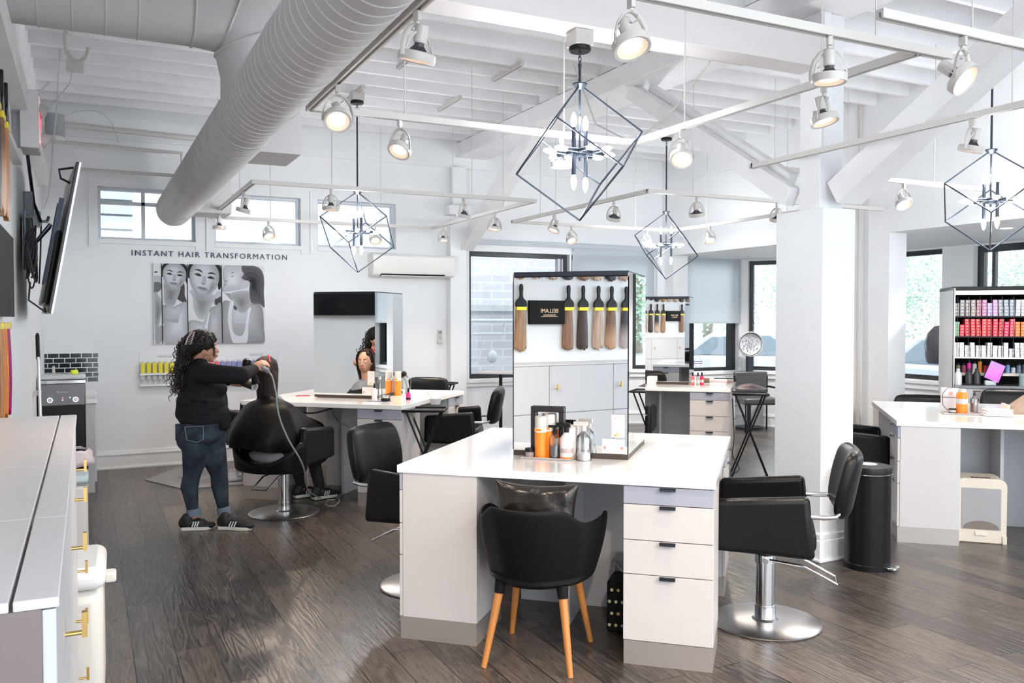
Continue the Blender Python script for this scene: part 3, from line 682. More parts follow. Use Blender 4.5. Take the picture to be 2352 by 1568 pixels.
def text(body, size, mtl, parent, Mx, name='lettering', align='CENTER', ext=.001, space=1.0):
    cu_ = bpy.data.curves.new(name, 'FONT'); cu_.body = body; cu_.size = size; cu_.extrude = ext; cu_.align_x = align; cu_.align_y = 'CENTER'; cu_.space_character = space
    cu_.resolution_u = 3
    o = bpy.data.objects.new(name, cu_); C.objects.link(o)
    dg = bpy.context.evaluated_depsgraph_get(); me = bpy.data.meshes.new_from_object(o.evaluated_get(dg)); bpy.data.objects.remove(o)
    o = bpy.data.objects.new(name, me); C.objects.link(o); me.materials.clear(); me.materials.append(mtl)
    o.parent = parent; o.matrix_basis = Mx
    return o
text('anım', .07, M['metal'], t, T(0, -.08, .477), 'raised_lettering')
bag = thing('polka_dot_bag', 'black bag with coloured polka dots standing under the nearest worktop', 'bag', sp(1, .29, -.3), -TB)
MB().box(-.07,.065,-.1,.1,0,.27).build('bag_body', M['blackmat'], bag, bevel=.01)
rnd = random.Random(4)
for i in range(16):
    x = -.055+.034*(i % 4)+(.012 if (i//4) % 2 else 0); z = .04+.062*(i//4)
    MB().cyl((x,-.101,z),(x,-.1025,z),.0085,n=14).build('dot', solidc([(.75,.75,.45),(.7,.3,.2),(.35,.5,.55),(.7,.55,.2)][(i*7) % 4 if i % 3 else 0]), bag)
st = thing('clear_bin', 'smoky clear plastic bin behind the polka dot bag', 'bin', sp(1, .29, -.13), -TB)
MB().box(-.08,.06,-.08,.1,0,.33).build('bin_wall', mat('smoky plastic', (.2,.2,.22), .3), st, bevel=.01)
MB().tube([(-.07,-.09,.2),(-.06,-.09,.32),(0,-.1,.26),(.05,-.09,.22)], .004, 6).build('bin_handle', M['wire'], st)
# stool seen behind the opening of the nearest station
t = thing('rolling_stool', 'black rolling stool seen through the gap under the nearest worktop', 'stool', sp(1, .3, 1.09), -TB)
MB().lathe([(0,.52),(.17,.52),(.19,.55),(.18,.6),(0,.61)], 32).build('seat', M['leather'], t)
MB().cyl((0,0,.08),(0,0,.52),.025).build('column', M['chrome'], t)
for i in range(5):
    a = i*2*PI/5; MB().tube([(0,0,.1),(.26*math.cos(a),.26*math.sin(a),.06)], .014).ball((.26*math.cos(a),.26*math.sin(a),.03), .03, 10, 8).build('leg', M['chrome'], t)
t = thing('rolling_stool', 'black wheeled stool under the right worktop behind the cream dispenser', 'stool', sp(4, -.19, .4), 0)
MB().lathe([(0,.60),(.15,.60),(.165,.63),(.155,.68),(0,.69)], 32).build('seat', M['leather'], t)
MB().cyl((0,0,.08),(0,0,.60),.025).lathe([(.13,.3),(.16,.3),(.16,.33),(.13,.33)],24).box(-.14,.14,-.01,.01,.3,.32).build('column', M['black'], t)
for i in range(5):
    a = i*2*PI/5+.3; MB().tube([(0,0,.1),(.16*math.cos(a),.16*math.sin(a),.06)], .014).ball((.16*math.cos(a),.16*math.sin(a),.03), .03, 10, 8).build('leg', M['black'], t)
# floor mat 
P = [pz(333, 1103), pz(420, 1124), pz(577, 1112), pz(560, 1078), pz(415, 1072)]
fm_ = MB().prism([(p.x, p.y) for p in P], .008).build('floor_mat', mat('grey rubber mat', (.2,.2,.21), .35), smooth=False)
tag(fm_, 'grey angular floor mat behind the standing stylist', 'mat')
# ================================================================ ducts
DU, DZ, DR = .888, 2.86, .178
def spiral(mb, p0, p1, r, pitch, n=40, M_=None):
    """round duct wall with raised spiral seam rings"""
    L = (Vector(p1)-Vector(p0)).length; k = int(L/pitch); prof = [(0, 0), (r, 0)]
    for i in range(1, k): z = i*pitch; prof += [(r, z-.006), (r+.004, z-.003), (r+.004, z+.003), (r, z+.006)]
    prof += [(r, L), (0, L)]
    q = (Vector(p1)-Vector(p0)).to_track_quat('Z', 'Y').to_matrix().to_4x4()
    mb.lathe(prof, n, M=Matrix.Translation(p0) @ q); return mb
du = thing('round_duct', 'long round spiral duct running under the joists to the back wall', 'duct', (DU, 5, DZ))
def loc_(mb_fn): return mb_fn
yj = pz(610, 330, 2.72).y
spiral(MB(), (0, -4.4, 0), (0, yj-5, 0), DR, .095).build('duct_section', M['duct'], du, ang=25)
spiral(MB(), (0, yj-5, 0), (0, 10.3-5, 0), DR+.004, .058).build('duct_section', M['duct'], du, ang=25)
for y in (3.9, yj, yj-.45):
    MB().lathe([(DR, -.02), (DR+.006, -.02), (DR+.006, .02), (DR, .02)], 40, M=T(0, y-5, 0) @ RX(-PI/2)).build('joint_band', M['duct'], du)
br = thing('branch_duct', 'thick branch duct from the left wall with a gored elbow', 'duct', (DU, 5.5, DZ))
vy = 0.0; bz = 3.53-DZ
spiral(MB(), (UL-DU+.01, vy, bz), (-.3, vy, bz), .25, .17, 40).build('duct_section', M['duct'], br, ang=25)
arc = [Vector((-.3, vy, bz)), Vector((-.02, vy, bz-.02)), Vector((.06, vy, bz-.25)), Vector((.06, vy, .1))]
rg = []
def ring(c, d, r, n=40):
    d = Vector(d).normalized(); u = Vector((0,1,0)); w = d.cross(u); return [c+(u*math.cos(2*PI*i/n)+w*math.sin(2*PI*i/n))*r for i in range(n)]
MB().loft([ring(Vector((-.3,0,bz)), (1,0,0), .25), ring(Vector((-.06,0,bz-.03)), (1,0,-.35), .25), ring(Vector((.05,0,bz-.2)), (.4,0,-1), .235), ring(Vector((.06,0,bz-.42)), (0,0,-1), .2), ring(Vector((.06,0,.12)), (0,0,-1), .2)]).build('elbow', M['duct'], br, ang=20)
for c, d, r in ((Vector((-.3,0,bz)), (1,0,0), .25), (Vector((-.06,0,bz-.03)), (1,0,-.35), .25), (Vector((.05,0,bz-.2)), (.4,0,-1), .235)):
    MB().tube(ring(c, d, r+.002), .008, 6, closed=True).build('seam', M['duct'], br)
def diffuser(y0, y1, label, z0=2.78):
    o = MB().box(DU+.1, DU+.46, y0, y1, z0, 3.2).build('duct_box', M['duct'], smooth=False, bevel=.004); tag(o, label, 'duct box')
pA = pz(672, 354, 2.78); pB = pz(640, 381, 2.78)
diffuser(pA.y, pB.y, 'white sheet metal box hanging beside the round duct near the track corner')
diffuser(9.2, 9.65, 'white sheet metal box beside the far end of the round duct', 2.72)

# ================================================================ lighting tracks
ZT_ = 2.75
def track(p0, p1, label, hang=True, slot=True):
    p0 = Vector((*p0, ZT_)); p1 = Vector((*p1, ZT_)); d = (p1-p0); L = d.length; a = math.atan2(d.y, d.x)
    t = thing('light_track', label, 'light track', p0, a)
    MB().box(-.018, L+.018, -.018, -.007, 0, .022).box(-.018, L+.018, .007, .018, 0, .022).box(-.018, L+.018, -.018, .018, .022, .034).build('track_rail', M['enamel'], t, smooth=False)
    MB().box(0, L, -.006, .006, .016, .021).build('track_slot', solidc((.16,.12,.12)), t, smooth=False)
    if hang:
        n = max(2, int(L/.95))
        for i in range(n):
            x = L*(i+.5)/n; MB().cyl((x,0,.034),(x,0,ZC-ZT_),.0035,n=6).build('hanger_rod', M['enamel'], t)
XA0, XA1, YA0, YA1 = 1.24, 3.83, 7.28, 10.0
XB0, XB1, YB0, YB1 = 1.075, 3.13, 2.5, 4.6
XC0, XC1, YC0, YC1 = 4.43, 6.68, 6.27, 8.95
XD0, XD1, YD0, YD1 = 4.39, 6.6, 2.27, 4.9
track((XA0,YA0),(XA1,YA0),'near rail of the back left track square'); track((XA0,YA1),(XA1,YA1),'far rail of the back left track square')
track((XA0,YA0+.02),(XA0,YA1-.02),'left rail of the back left track square'); track((XA1,YA0+.02),(XA1,YA1-.02),'right rail of the back left track square')
track((XB0,-.4),(XB0,YB1),'long white track rail beside the round duct, nearest on the left'); track((XB0+.02,YB1),(XB1,YB1),'far rail of the nearest track square behind the big chandelier')
track((XB1,YB0+.02),(XB1,YB1),'right rail of the nearest track square in front of the post'); track((1.6,YB0),(XB1+.16,YB0),'warm lit near rail across the top left of the post')
track((XC0,YC0),(7.3,YC0),'near rail of the far middle track square'); track((XC0,YC0+.02),(XC0,YC1),'left rail of the far middle track square')
track((XC0,YC1),(XC1,YC1),'far rail of the far middle track square'); track((XC1,YC0+.02),(XC1,YC1-.02),'right rail of the far middle track square')
track((2.64,YD0),(6.6,YD0),'warm lit rail in the top right corner'); track((XD0,YD0+.02),(XD0,YD1),'left rail of the right track square behind the brace')
track((XD0,YD1+.02),(7.0,YD1+.02),'far rail of the right track square'); track((7.0,YD0),(7.0,YD1),'right rail of the right track square')

# ================================================================ track spotlights
def make_spot(tilt):
    """origin at the rail, hangs down; the lamp is tilted by `tilt` towards local +x"""
    t = thing('track_spotlight', 'x', 'spotlight')
    MB().box(-.018,.018,-.012,.012,-.045,.0).cyl((0,0,-.06),(0,0,-.045),.012).build('adapter', M['enamel'], t, bevel=.003)
    pts = [(0, .088*math.sin(a), -.058-.15*(1-math.cos(a))) if 0 else (0, s*.088*math.sin(min(1, q*1.15)*PI/2), -.058-.155*q**1.6) for s, q in [(1,1),(1,.8),(1,.55),(1,.3),(1,.12),(1,0),(-1,.12),(-1,.3),(-1,.55),(-1,.8),(-1,1)] for a in (0,)]
    MB().tube(pts, .011, 6, flat=.35).build('yoke', M['enamel'], t)
    Mh_ = T(0,0,-.2) @ RY(-math.radians(tilt))
    MB().lathe([(.068,-.022),(.082,-.026),(.084,-.02),(.084,.012),(.078,.016),(.068,.012)], 32, M=Mh_).build('ring', M['enamel'], t)
    MB().lathe([(0,.135),(.026,.135),(.03,.13),(.03,.06),(.026,.055),(0,.055)], 20, M=Mh_).build('lamp_socket', M['enamel'], t)
    mb = MB().lathe([(.0,.06),(.02,.06),(.024,.035),(.045,.015),(.058,.0),(.058,-.004),(0,-.004)], 24, M=Mh_)
    for i in range(16):
        a = i*2*PI/16; mb.box(.02,.062,-.002,.002,-.002,.012,M=Mh_ @ RZ(a)); mb.add([(.022,-.0018,.045),(.022,.0018,.045),(.062,.0018,.0),(.062,-.0018,.0),(.03,.0018,.0),(.03,-.0018,.0)],[(0,3,5),(1,4,2),(0,1,2,3)],M=Mh_ @ RZ(a))
    mb.build('heat_sink', M['fin'], t, smooth=False)
    MB().lathe([(.04,-.006),(.069,-.022),(.069,-.018),(.04,-.002)], 28, M=Mh_).build('reflector', M['reflector'], t)
    MB().cyl((0,0,-.006),(0,0,-.009),.048,n=28,M=Mh_).build('lamp_lens', M['lens'], t)
    for s in (-1, 1): MB().tube([(0,s*.028,.1),(0,s*.06,.07),(0,s*.076,.01)], .006, 6, flat=.5, M=Mh_).build('side_arm', M['enamel'], t)
    MB().tube([(0,.0,-.06),(.02,.02,-.075),(.0,.035,-.09),(-.02,.02,-.1),(0,0,-.1)], .004, 6, M=None).build('supply_wire', M['enamel'], t)
    ld = bpy.data.lights.new('spot_lamp', 'SPOT'); ld.energy = SPOT_W; ld.color = (1, .8, .62); ld.spot_size = math.radians(95); ld.spot_blend = .9; ld.shadow_soft_size = .04
    lo = bpy.data.objects.new('spot_lamp', ld); C.objects.link(lo); lo.parent = t; lo.matrix_basis = Mh_ @ T(0,0,-.03)
    t.scale = (.8, .8, .8)
    return t
SPOT_W = 34
protos = {}
SPG = 'white track spotlights'
def snap(px_, py_, axis, val):
    p = pz(px_, py_, ZT_)
    if axis == 'x': q = pu(px_, py_, val); return Vector((val, q.y, ZT_)) if 0 else _along(px_, 'x', val)
    return _along(px_, 'y', val)
def _along(px_, axis, val):
    # point of the rail (x=val or y=val, z=ZT_) seen in picture column px_
    lo, hi = -2.0, 14.0
    ca, sa = math.cos(YAW), math.sin(YAW); tx = (px_-1176)/FPX
    # X = tx * Yc  with X = ca*u - sa*v, Yc ~ cp*(sa*u+ca*v) - sp*(z-H)
    cp, sp_ = math.cos(PITCH), math.sin(PITCH); k = -sp_*(ZT_-CAM_H)*tx
    if axis == 'x': u = val; v = (ca*u - tx*cp*sa*u - k)/(sa + tx*cp*ca); return Vector((u, v, ZT_))
    v = val; u = (sa*v + tx*cp*ca*v + k)/(ca - tx*cp*sa); return Vector((u, v, ZT_))
def spot(px_, axis, val, tilt, az, label):
    """az: lamp azimuth seen from the camera, 0 right, 90 away, -90 towards"""
    p = _along(px_, axis, val); a = -YAW+math.radians(az)
    if tilt not in protos:
        s = make_spot(tilt); protos[tilt] = s; s.location = p; s.rotation_euler.z = a; s['label'] = label; s['group'] = SPG
    else: s = dup(protos[tilt], p, a, label)
    return s
spot(958,'x',XB0,15,140,'white spotlight leaning away near the top of the rail beside the duct')
spot(775,'x',XB0,40,-75,'lit spotlight tipped towards the viewer beside the duct')
spot(918,'y',YB1,35,-120,'lit spotlight tipped left between the left chandelier rod and the beam')
spot(1450,'y',YB0,25,-60,'large spotlight at the top edge right of the big chandelier canopy')
spot(1905,'y',YB0,0,90,'dark finned spotlight hanging in front of the post, upper of two')
spot(1893,'x',XB1,15,-40,'smaller spotlight in front of the post, lower of two')
spot(2212,'y',YD0,50,-50,'big glaring spotlight at the upper right in front of the brace')
spot(1565,'x',XB1,40,-100,'lit spotlight above the diagonal brace facing the viewer')
spot(2232,'x',XD0,15,130,'finned spotlight above the right chandelier')
spot(1290,'y',YB1,0,60,'finned spotlight seen inside the big chandelier cage')
spot(560,'x',XA0,15,180,'side-on spotlight on the left rail of the back left track')
spot(503,'x',XA0,0,0,'straight hanging spotlight at the far left track corner')
spot(617,'y',YA1,35,-50,'lit spotlight above the wall lettering')
spot(760,'y',YA0,0,90,'straight spotlight left of the left chandelier')
spot(1065,'y',YA0,15,150,'finned spotlight above the brace foot on the near rail')
spot(1136,'x',XA1,5,-90,'small spotlight over the brick-view window')
spot(1018,'x',XA1,5,-60,'small spotlight above the air conditioner')
spot(862,'y',YA1,35,-75,'lit spotlight seen through the left chandelier')
spot(1272,'x',XC0,25,-150,'side-on spotlight left of the tip of the big chandelier')
spot(1313,'y',YC1,35,-70,'small lit spotlight below the tip of the big chandelier')
spot(1410,'x',XC0,25,110,'leaning finned spotlight right of the big chandelier tip')
spot(1600,'y',YC0,15,60,'finned spotlight right of the small far chandelier rod')
spot(1485,'y',YC1,35,-60,'lit spotlight seen through the small far chandelier')
spot(1630,'x',XC1,35,-80,'small lit spotlight right of the small far chandelier')
spot(1785,'y',YC0,15,100,'spotlight half hidden behind the boxed column')
spot(2076,'y',YD1+.02,35,-80,'lit spotlight on the far right wall side')
spot(2230,'y',YC0,0,-80,'faint spotlight seen through the right chandelier') if 0 else None
# rail above the viewer, out of the picture, with spotlights aimed at the stations
track((.3,.5),(5.4,.5),'white rail above and behind the viewer')
def aimed(x, y, tx, ty, tz, label):
    d = Vector((tx-x, ty-y, tz-(ZT_-.16))); az = math.degrees(math.atan2(d.y, d.x)+YAW); tilt = round(math.degrees(math.atan2(math.hypot(d.x, d.y), -d.z)))
    s = make_spot(tilt); s.location = (x, y, ZT_); s.rotation_euler.z = -YAW+math.radians(az); s['label'] = label; s['group'] = SPG
    for c_ in s.children:
        if c_.type == 'LIGHT': c_.data.energy = 60; c_.data.spot_size = math.radians(60)
aimed(.7,.5, 1.9,3.6,.5,'spotlight above the viewer aimed at the tub chair from the left')
aimed(4.6,.5, 2.3,3.6,.4,'spotlight above the viewer aimed at the tub chair from the right')
aimed(2.6,.5, 3.2,3.6,.3,'spotlight above the viewer aimed at the right salon chair')
aimed(5.2,.5, 5.9,4.0,.4,'spotlight above the viewer aimed at the right station')
# small unused rail stubs on the joists
for k, (x, y, lb) in enumerate(((1165,165,'short bare rail on the joists near the ceiling centre'),(1032,238,'short bare rail on the joists beside the crossing pipe'),(940,135,'short bare rail behind the topmost left spotlight'),(815,215,'short bare rail behind the left chandelier canopy'))):
    p = pz(x, y, ZC-.02); o = MB().box(-.018,.018,-.3,.3,-.02,.018).build('rail_stub', M['enamel'], loc=p, smooth=False); tag(o, lb, 'rail stub')
    MB().box(-.005,.005,-.28,.28,-.0215,-.02).build('rail_slot', solidc((.16,.12,.12)), o, smooth=False)

# ================================================================ cage chandeliers
def make_chandelier(rod, drop_top, alpha, junction=True):
    """origin at the ceiling canopy; rod = length down to the upper corner of the cube"""
    t = thing('cage_chandelier', 'x', 'chandelier')
    s = .462; Rr = s*math.sqrt(2/3); H_ = s*math.sqrt(3)
    MB().lathe([(0,0),(.062,0),(.066,-.005),(.066,-.022),(.06,-.03),(0,-.03)], 32).build('canopy', M['black'], t)
    if junction: MB().box(-.06,.06,-.06,.06,0,.09).build('junction_box', M['enamel'], t, bevel=.004)
    mb = MB()
    for i in range(3):
        z = -.045-.028*i; mb.tube([((.009*math.cos(a)) if i % 2 else 0, 0 if i % 2 else .009*math.cos(a), z+.018*math.sin(a)) for a in [k*PI/5 for k in range(10)]], .0028, 6, closed=True)
    mb.cyl((0,0,-.12),(0,0,-.1),.011,n=10); mb.build('chain_link', M['metal'], t)
    MB().cyl((0,0,-.11),(0,0,-rod),.0085,n=12).cyl((0,0,-rod),(0,0,-rod-H_*.47),.0065,n=12).build('rod', M['metal'], t)
    MB().lathe([(0,-rod-.03),(.018,-rod-.03),(.045,-rod),(.045,-rod+.006),(0,-rod+.004)], 28).build('collar', M['metal'], t)
    top = Vector((0,0,-rod)); bot = Vector((0,0,-rod-H_))
    U = [Vector((Rr*math.cos(alpha+i*2*PI/3), Rr*math.sin(alpha+i*2*PI/3), -rod-H_/3)) for i in range(3)]
    Lw = [Vector((Rr*math.cos(alpha+PI/3+i*2*PI/3), Rr*math.sin(alpha+PI/3+i*2*PI/3), -rod-2*H_/3)) for i in range(3)]
    edges = [(top, u) for u in U]+[(bot, l) for l in Lw]+[(U[i], Lw[i]) for i in range(3)]+[(U[(i+1)%3], Lw[i]) for i in range(3)]
    for a, b in edges: MB().cyl(a, b, .0062, n=4).build('cage_bar', M['metal'], t, smooth=False)
    zc = -rod-H_*.5
    MB().lathe([(0,zc-.03),(.035,zc-.025),(.05,zc-.005),(.05,zc+.01),(0,zc+.012)], 24).cyl((0,0,zc-.05),(0,0,zc-.03),.008).build('hub', M['metal'], t)
    k = 0
    for ax in range(2):                                  # two pairs of level tubes, two pairs of upright tubes
        a = alpha+.5+ax*PI/2; d = Vector((math.cos(a), math.sin(a), 0)); n = Vector((-d.y, d.x, 0))
        for sgn in (-1, 1):
            c = n*(.055*sgn)+Vector((0,0,zc))
            MB().cyl(c-d*.14, c+d*.14, .0125, n=14).build('candle_tube', M['metal'], t)
            for e in (-1, 1):
                p = c+d*(.14*e); q = d.to_track_quat('Z','Y').to_matrix() if e > 0 else (-d).to_track_quat('Z','Y').to_matrix()
                MB().lathe([(0,0),(.009,0),(.012,.008),(.0185,.035),(.015,.06),(.006,.085),(0,.09)], 14, M=Matrix.Translation(p) @ q.to_4x4()).build('bulb', M['bulb'], t)
    for s2 in ((1,1),(-1,-1)):
        a = alpha+.5; d = Vector((math.cos(a), math.sin(a), 0)); n = Vector((-d.y, d.x, 0)); c = d*(.055*s2[0])*1.1+n*(.02*s2[1])+Vector((0,0,zc))
        MB().cyl(c-Vector((0,0,.14)), c+Vector((0,0,.14)), .0125, n=14).build('candle_tube', M['metal'], t)
        for e in (-1, 1):
            MB().lathe([(0,0),(.009,0),(.012,.008),(.0185,.035),(.015,.06),(.006,.085),(0,.09)], 14, M=Matrix.Translation(c+Vector((0,0,.14*e))) @ (RX(0) if e > 0 else RX(PI))).build('bulb', M['bulb'], t)
    for dz_ in (.22, -.22):
        ld = bpy.data.lights.new('bulb_glow', 'POINT'); ld.energy = 11; ld.color = (.93,.96,1); ld.shadow_soft_size = .06
        lo = bpy.data.objects.new('bulb_glow', ld); C.objects.link(lo); lo.parent = t; lo.location = (0,0,zc+dz_)
    return t
def chand(px_, ytop_can, zcan, ytop, ang, label, D=None, v=None):
    p = pv(px_, ytop_can, v) if v else (pz(px_, ytop_can, zcan) if D is None else pd(px_, ytop_can, D))
    zt = ph(px_, ytop, p)
    t = make_chandelier(zcan-zt, 0, math.radians(ang)-YAW-math.atan((px_-1176)/FPX)); t.location = (p.x, p.y, zcan); t['label'] = label; t['group'] = 'cube cage chandeliers'
    return p
chand(1332, 75, 3.26, 195, 10, 'large black cube cage chandelier hanging from the girder over the nearest station', v=4.45)
chand(820, 232, 3.81, 440, 77, 'black cube cage chandelier at left in front of the high windows')
chand(1531, 317, 3.81, 487, -66.5, 'smallest black cube cage chandelier over the far middle station')
pc = pd(2277, 345, 6.9)
zt = pc.z
t = make_chandelier(3.81-zt, 0, math.radians(91)-YAW-math.atan((2277-1176)/FPX)); t.location = (pc.x, pc.y, 3.81); t['label'] = 'black cube cage chandelier at the right edge over the right station'; t['group'] = 'cube cage chandeliers'
# conduit pipes on the joists and walls
def pipe(name, pts, r, label, cat='conduit', m_='enamel'):
    o = MB().tube(pts, r, 8).build(name, M[m_]); tag(o, label, cat); return o
y_ = 7.05
pipe('conduit', [(1.2,y_,ZC-.02),(4.1,y_,ZC-.02),(4.32,y_+.05,ZC+.05)], .012, 'thin white conduit crossing the joists behind the left chandelier rod')
pipe('conduit', [(UL,9.9,3.62),(.6,9.9,3.6),(1.6,9.9,3.58),(1.75,10.0,3.58),(1.75,VB,3.58)], .03, 'thick white pipe along the top of the back wall at left')
pipe('conduit', [(UL,10.0,3.46),(.7,10.0,3.44),(.95,10.0,3.44),(.95,10.05,3.2),(-.1,10.2,3.22)], .02, 'thin white pipe bending down near the leftmost high window')
pipe('conduit', [(1.9,4.57,3.4),(2.64,4.57,3.36),(4.0,4.59,3.37)], .012, 'white conduit along the foot of the girder')
pipe('ceiling_pipe', [(UR-.04,6.78,0),(UR-.04,6.78,4.1)], .022, 'vertical white pipe on the right wall beside the pier', 'pipe')
pipe('ceiling_cable', [(3.75,4.62,3.36),(3.9,5.2,3.2),(3.95,5.8,3.05),(3.9,6.3,3.3),(3.8,6.5,3.85)], .007, 'white cable looping from the girder to the track behind', 'cable')
# ================================================================ back wall dressing
t = thing('wall_lettering', 'dark lettering INSTANT HAIR TRANSFORMATION on the back wall above the poster', 'lettering', (1.31, VB-.006, 2.375))
text('INSTANT HAIR TRANSFORMATION', .088, solidc((.02,.03,.07)), t, RX(PI/2), 'letters', ext=.004, space=1.27)
# poster: three cropped black and white portraits of anonymous models
pw, phh = 1.21, .905; PX0 = .68; PZ0 = 1.365
ps = thing('portrait_poster', 'black and white poster of three portraits of women on the back wall', 'poster', (PX0+pw/2, VB-.02, PZ0))
B(-pw/2, pw/2, -.008, .019, 0, phh).build('poster_panel', solidc((.72,.73,.76), .6), ps, smooth=False)
def smoothp(pts, n=6):
    out = []; m = len(pts)
    for i in range(m):
        p0, p1, p2, p3 = pts[i-1], pts[i], pts[(i+1)%m], pts[(i+2)%m]
        for k in range(n):
            t_ = k/n; q = []
            for a in (0, 1): q.append(.5*(2*p1[a]+(p2[a]-p0[a])*t_+(2*p0[a]-5*p1[a]+4*p2[a]-p3[a])*t_**2+(3*p1[a]-p0[a]-3*p2[a]+p3[a])*t_**3))
            out.append(tuple(q))
    return out
greys = {}
def grey(g):
    g = max(.012, (round(g*24)/24)**1.35*.9)
    if g not in greys: greys[g] = solidc((g*.96, g*.98, g*1.04), .75, name='print grey', spec=.15)
    return greys[g]
lay = [0]
def pp(g, pts, sm_=True, x0=85, x1=1995):
    lay[0] += 1; P_ = smoothp(pts) if sm_ else pts
    P_ = [(min(max(x, x0), x1), min(max(y, 104), 1496)) for x, y in P_]
    vs = [((x-85)/1910*pw-pw/2, -.0085-.00006*lay[0], (1500-y)/1400*phh) for x, y in P_]
    mb = MB().add(vs, [tuple(range(len(vs)))]); b_ = bmesh.new()
    me = bpy.data.meshes.new('print_shape'); me.from_pydata(mb.v, [], mb.f); b_.from_mesh(me); bmesh.ops.triangulate(b_, faces=b_.faces); b_.to_mesh(me); b_.free()
    PM.setdefault(g, []).append(me)
PM = {}
def pg(g0, g1, pts, n=7, lo=.25, dx=0, dy=0, **k):     # tone g0 at the rim blending to g1 inside
    P_ = smoothp(pts); cx_ = sum(p[0] for p in P_)/len(P_); cy_ = sum(p[1] for p in P_)/len(P_)
    for i in range(n):
        q = i/(n-1); s_ = 1-(1-lo)*q; pp(round(g0+(g1-g0)*q, 3), [(cx_+(x-cx_)*s_+dx*q, cy_+(y-cy_)*s_+dy*q) for x, y in P_], False, **k)
def face(cx, cy, w, h, tilt, x0, x1, lip=.32):
    def R_(pts): return [(cx+(x*math.cos(tilt)-y*math.sin(tilt))*w, cy+(x*math.sin(tilt)+y*math.cos(tilt))*h) for x, y in pts]
    K = dict(x0=x0, x1=x1)
    pp(.10, R_([(-.5,.1),(-.56,-.35),(-.3,-.62),(.1,-.68),(.45,-.5),(.6,-.1),(.55,.25),(.3,-.1)]), **K)
    pg(.48, .74, R_([(-.46,-.3),(-.2,-.55),(.15,-.56),(.42,-.33),(.49,0),(.4,.3),(.16,.56),(-.08,.6),(-.34,.34),(-.48,.02)]), lo=.55, dx=-.06*w, dy=-.05*h, **K)
    pg(.6, .42, R_([(.26,.05),(.47,0),(.38,.32),(.14,.56),(.08,.5),(.24,.26)]), **K)
    for s_ in (-1, 1):
        pp(.12, R_([(s_*.08,-.17),(s_*.2,-.25),(s_*.38,-.2),(s_*.24,-.2)]), **K)
        pp(.3, R_([(s_*.09,-.06),(s_*.2,-.13),(s_*.35,-.07),(s_*.2,-.03)]), **K)
        pp(.08, R_([(s_*.12,-.055),(s_*.2,-.1),(s_*.31,-.06),(s_*.2,-.045)]), **K)
    pp(.6, R_([(-.03,-.08),(.05,-.05),(.09,.14),(0,.19),(-.06,.13)]), **K)
    pp(.2, R_([(-.08,.14),(0,.17),(.08,.15),(0,.2)]), **K)
    pp(.35, R_([(-.17,lip),(-.06,lip-.05),(0,lip-.03),(.07,lip-.05),(.18,lip+.01),(0,lip+.03)]), **K)
    pp(.5, R_([(-.15,lip+.01),(0,lip+.025),(.16,lip+.02),(.03,lip+.09)]), **K)
# sliver panel at the far left
pp(.66, [(90,320),(215,330),(215,430),(90,440)], x0=92, x1=214); pp(.3, [(92,440),(214,450),(200,560),(92,620)], x0=92, x1=214)
pg(.6, .38, [(100,620),(190,700),(225,860),(150,1240),(100,1260)], x0=92, x1=230); pp(.15, [(100,250),(140,240),(150,262),(110,268)], x0=92, x1=214)
pp(.55, [(110,1250),(235,1180),(240,1400),(120,1496)], x0=92, x1=240)
# panel 1
K1 = (222, 640)
pp(.16, [(560,420),(600,480),(600,640),(640,800),(540,760),(470,700),(500,560)], x0=K1[0], x1=K1[1])
pg(.6, .36, [(270,420),(520,480),(470,720),(400,840),(270,800),(255,600)], x0=K1[0], x1=K1[1])
pg(.5, .72, [(225,830),(400,850),(560,780),(640,800),(640,1130),(225,1130)], x0=K1[0], x1=K1[1])
pg(.6, .82, [(262,1118),(420,1125),(515,1050),(550,800),(640,810),(640,1300),(600,1496),(262,1496)], x0=K1[0], x1=K1[1])
face(430, 320, 400, 400, .12, *K1)
# panel 2
K2 = (655, 1222)
pp(.16, [(1105,700),(1222,660),(1222,830),(1110,810)], False, *K2)
pg(.66, .42, [(700,560),(1110,640),(1030,880),(960,1040),(850,1060),(760,900),(740,680)], x0=K2[0], x1=K2[1])
pg(.5, .7, [(1020,900),(1120,830),(1222,820),(1222,1496),(960,1496),(985,1230)], x0=K2[0], x1=K2[1])
pg(.55, .75, [(655,1130),(780,1090),(900,1120),(960,1040),(1000,1000),(960,1300),(880,1496),(655,1496)], x0=K2[0], x1=K2[1])
pp(.86, [(1000,960),(1025,930),(980,1240),(925,1230)], False, *K2)
face(930, 350, 520, 560, .2, *K2)
pp(.7, [(1130,600),(1200,560),(1215,640),(1150,700),(1110,680)], x0=K2[0], x1=K2[1])
# panel 3, profile with long slick hair
K3 = (1240, 1990)
pg(.45, .74, [(1250,560),(1300,600),(1400,620),(1430,700),(1450,800),(1760,790),(1900,800),(1960,920),(1975,1250),(1960,1496),(1240,1496),(1240,780),(1420,760)], x0=K3[0], x1=K3[1])
pg(.6, .36, [(1400,600),(1700,560),(1740,760),(1660,930),(1560,950),(1470,860),(1430,720)], x0=K3[0], x1=K3[1])
pp(.88, [(1380,760),(1440,760),(1400,1000),(1420,1280),(1540,1370),(1620,1290),(1660,1060),(1690,900),(1740,870),(1700,1100),(1660,1496),(1430,1496),(1340,1150),(1340,960)], x0=K3[0], x1=K3[1])
pg(.62, .82, [(1300,110),(1260,300),(1268,360),(1285,400),(1262,470),(1255,570),(1400,560),(1590,520),(1650,400),(1640,110)], x0=K3[0], x1=K3[1])
pg(.25, .1, [(1600,104),(1830,110),(1950,200),(1985,380),(1975,600),(1990,850),(1900,790),(1750,770),(1720,560),(1730,400),(1660,370),(1580,330),(1620,250),(1590,200)], x0=K3[0], x1=K3[1])
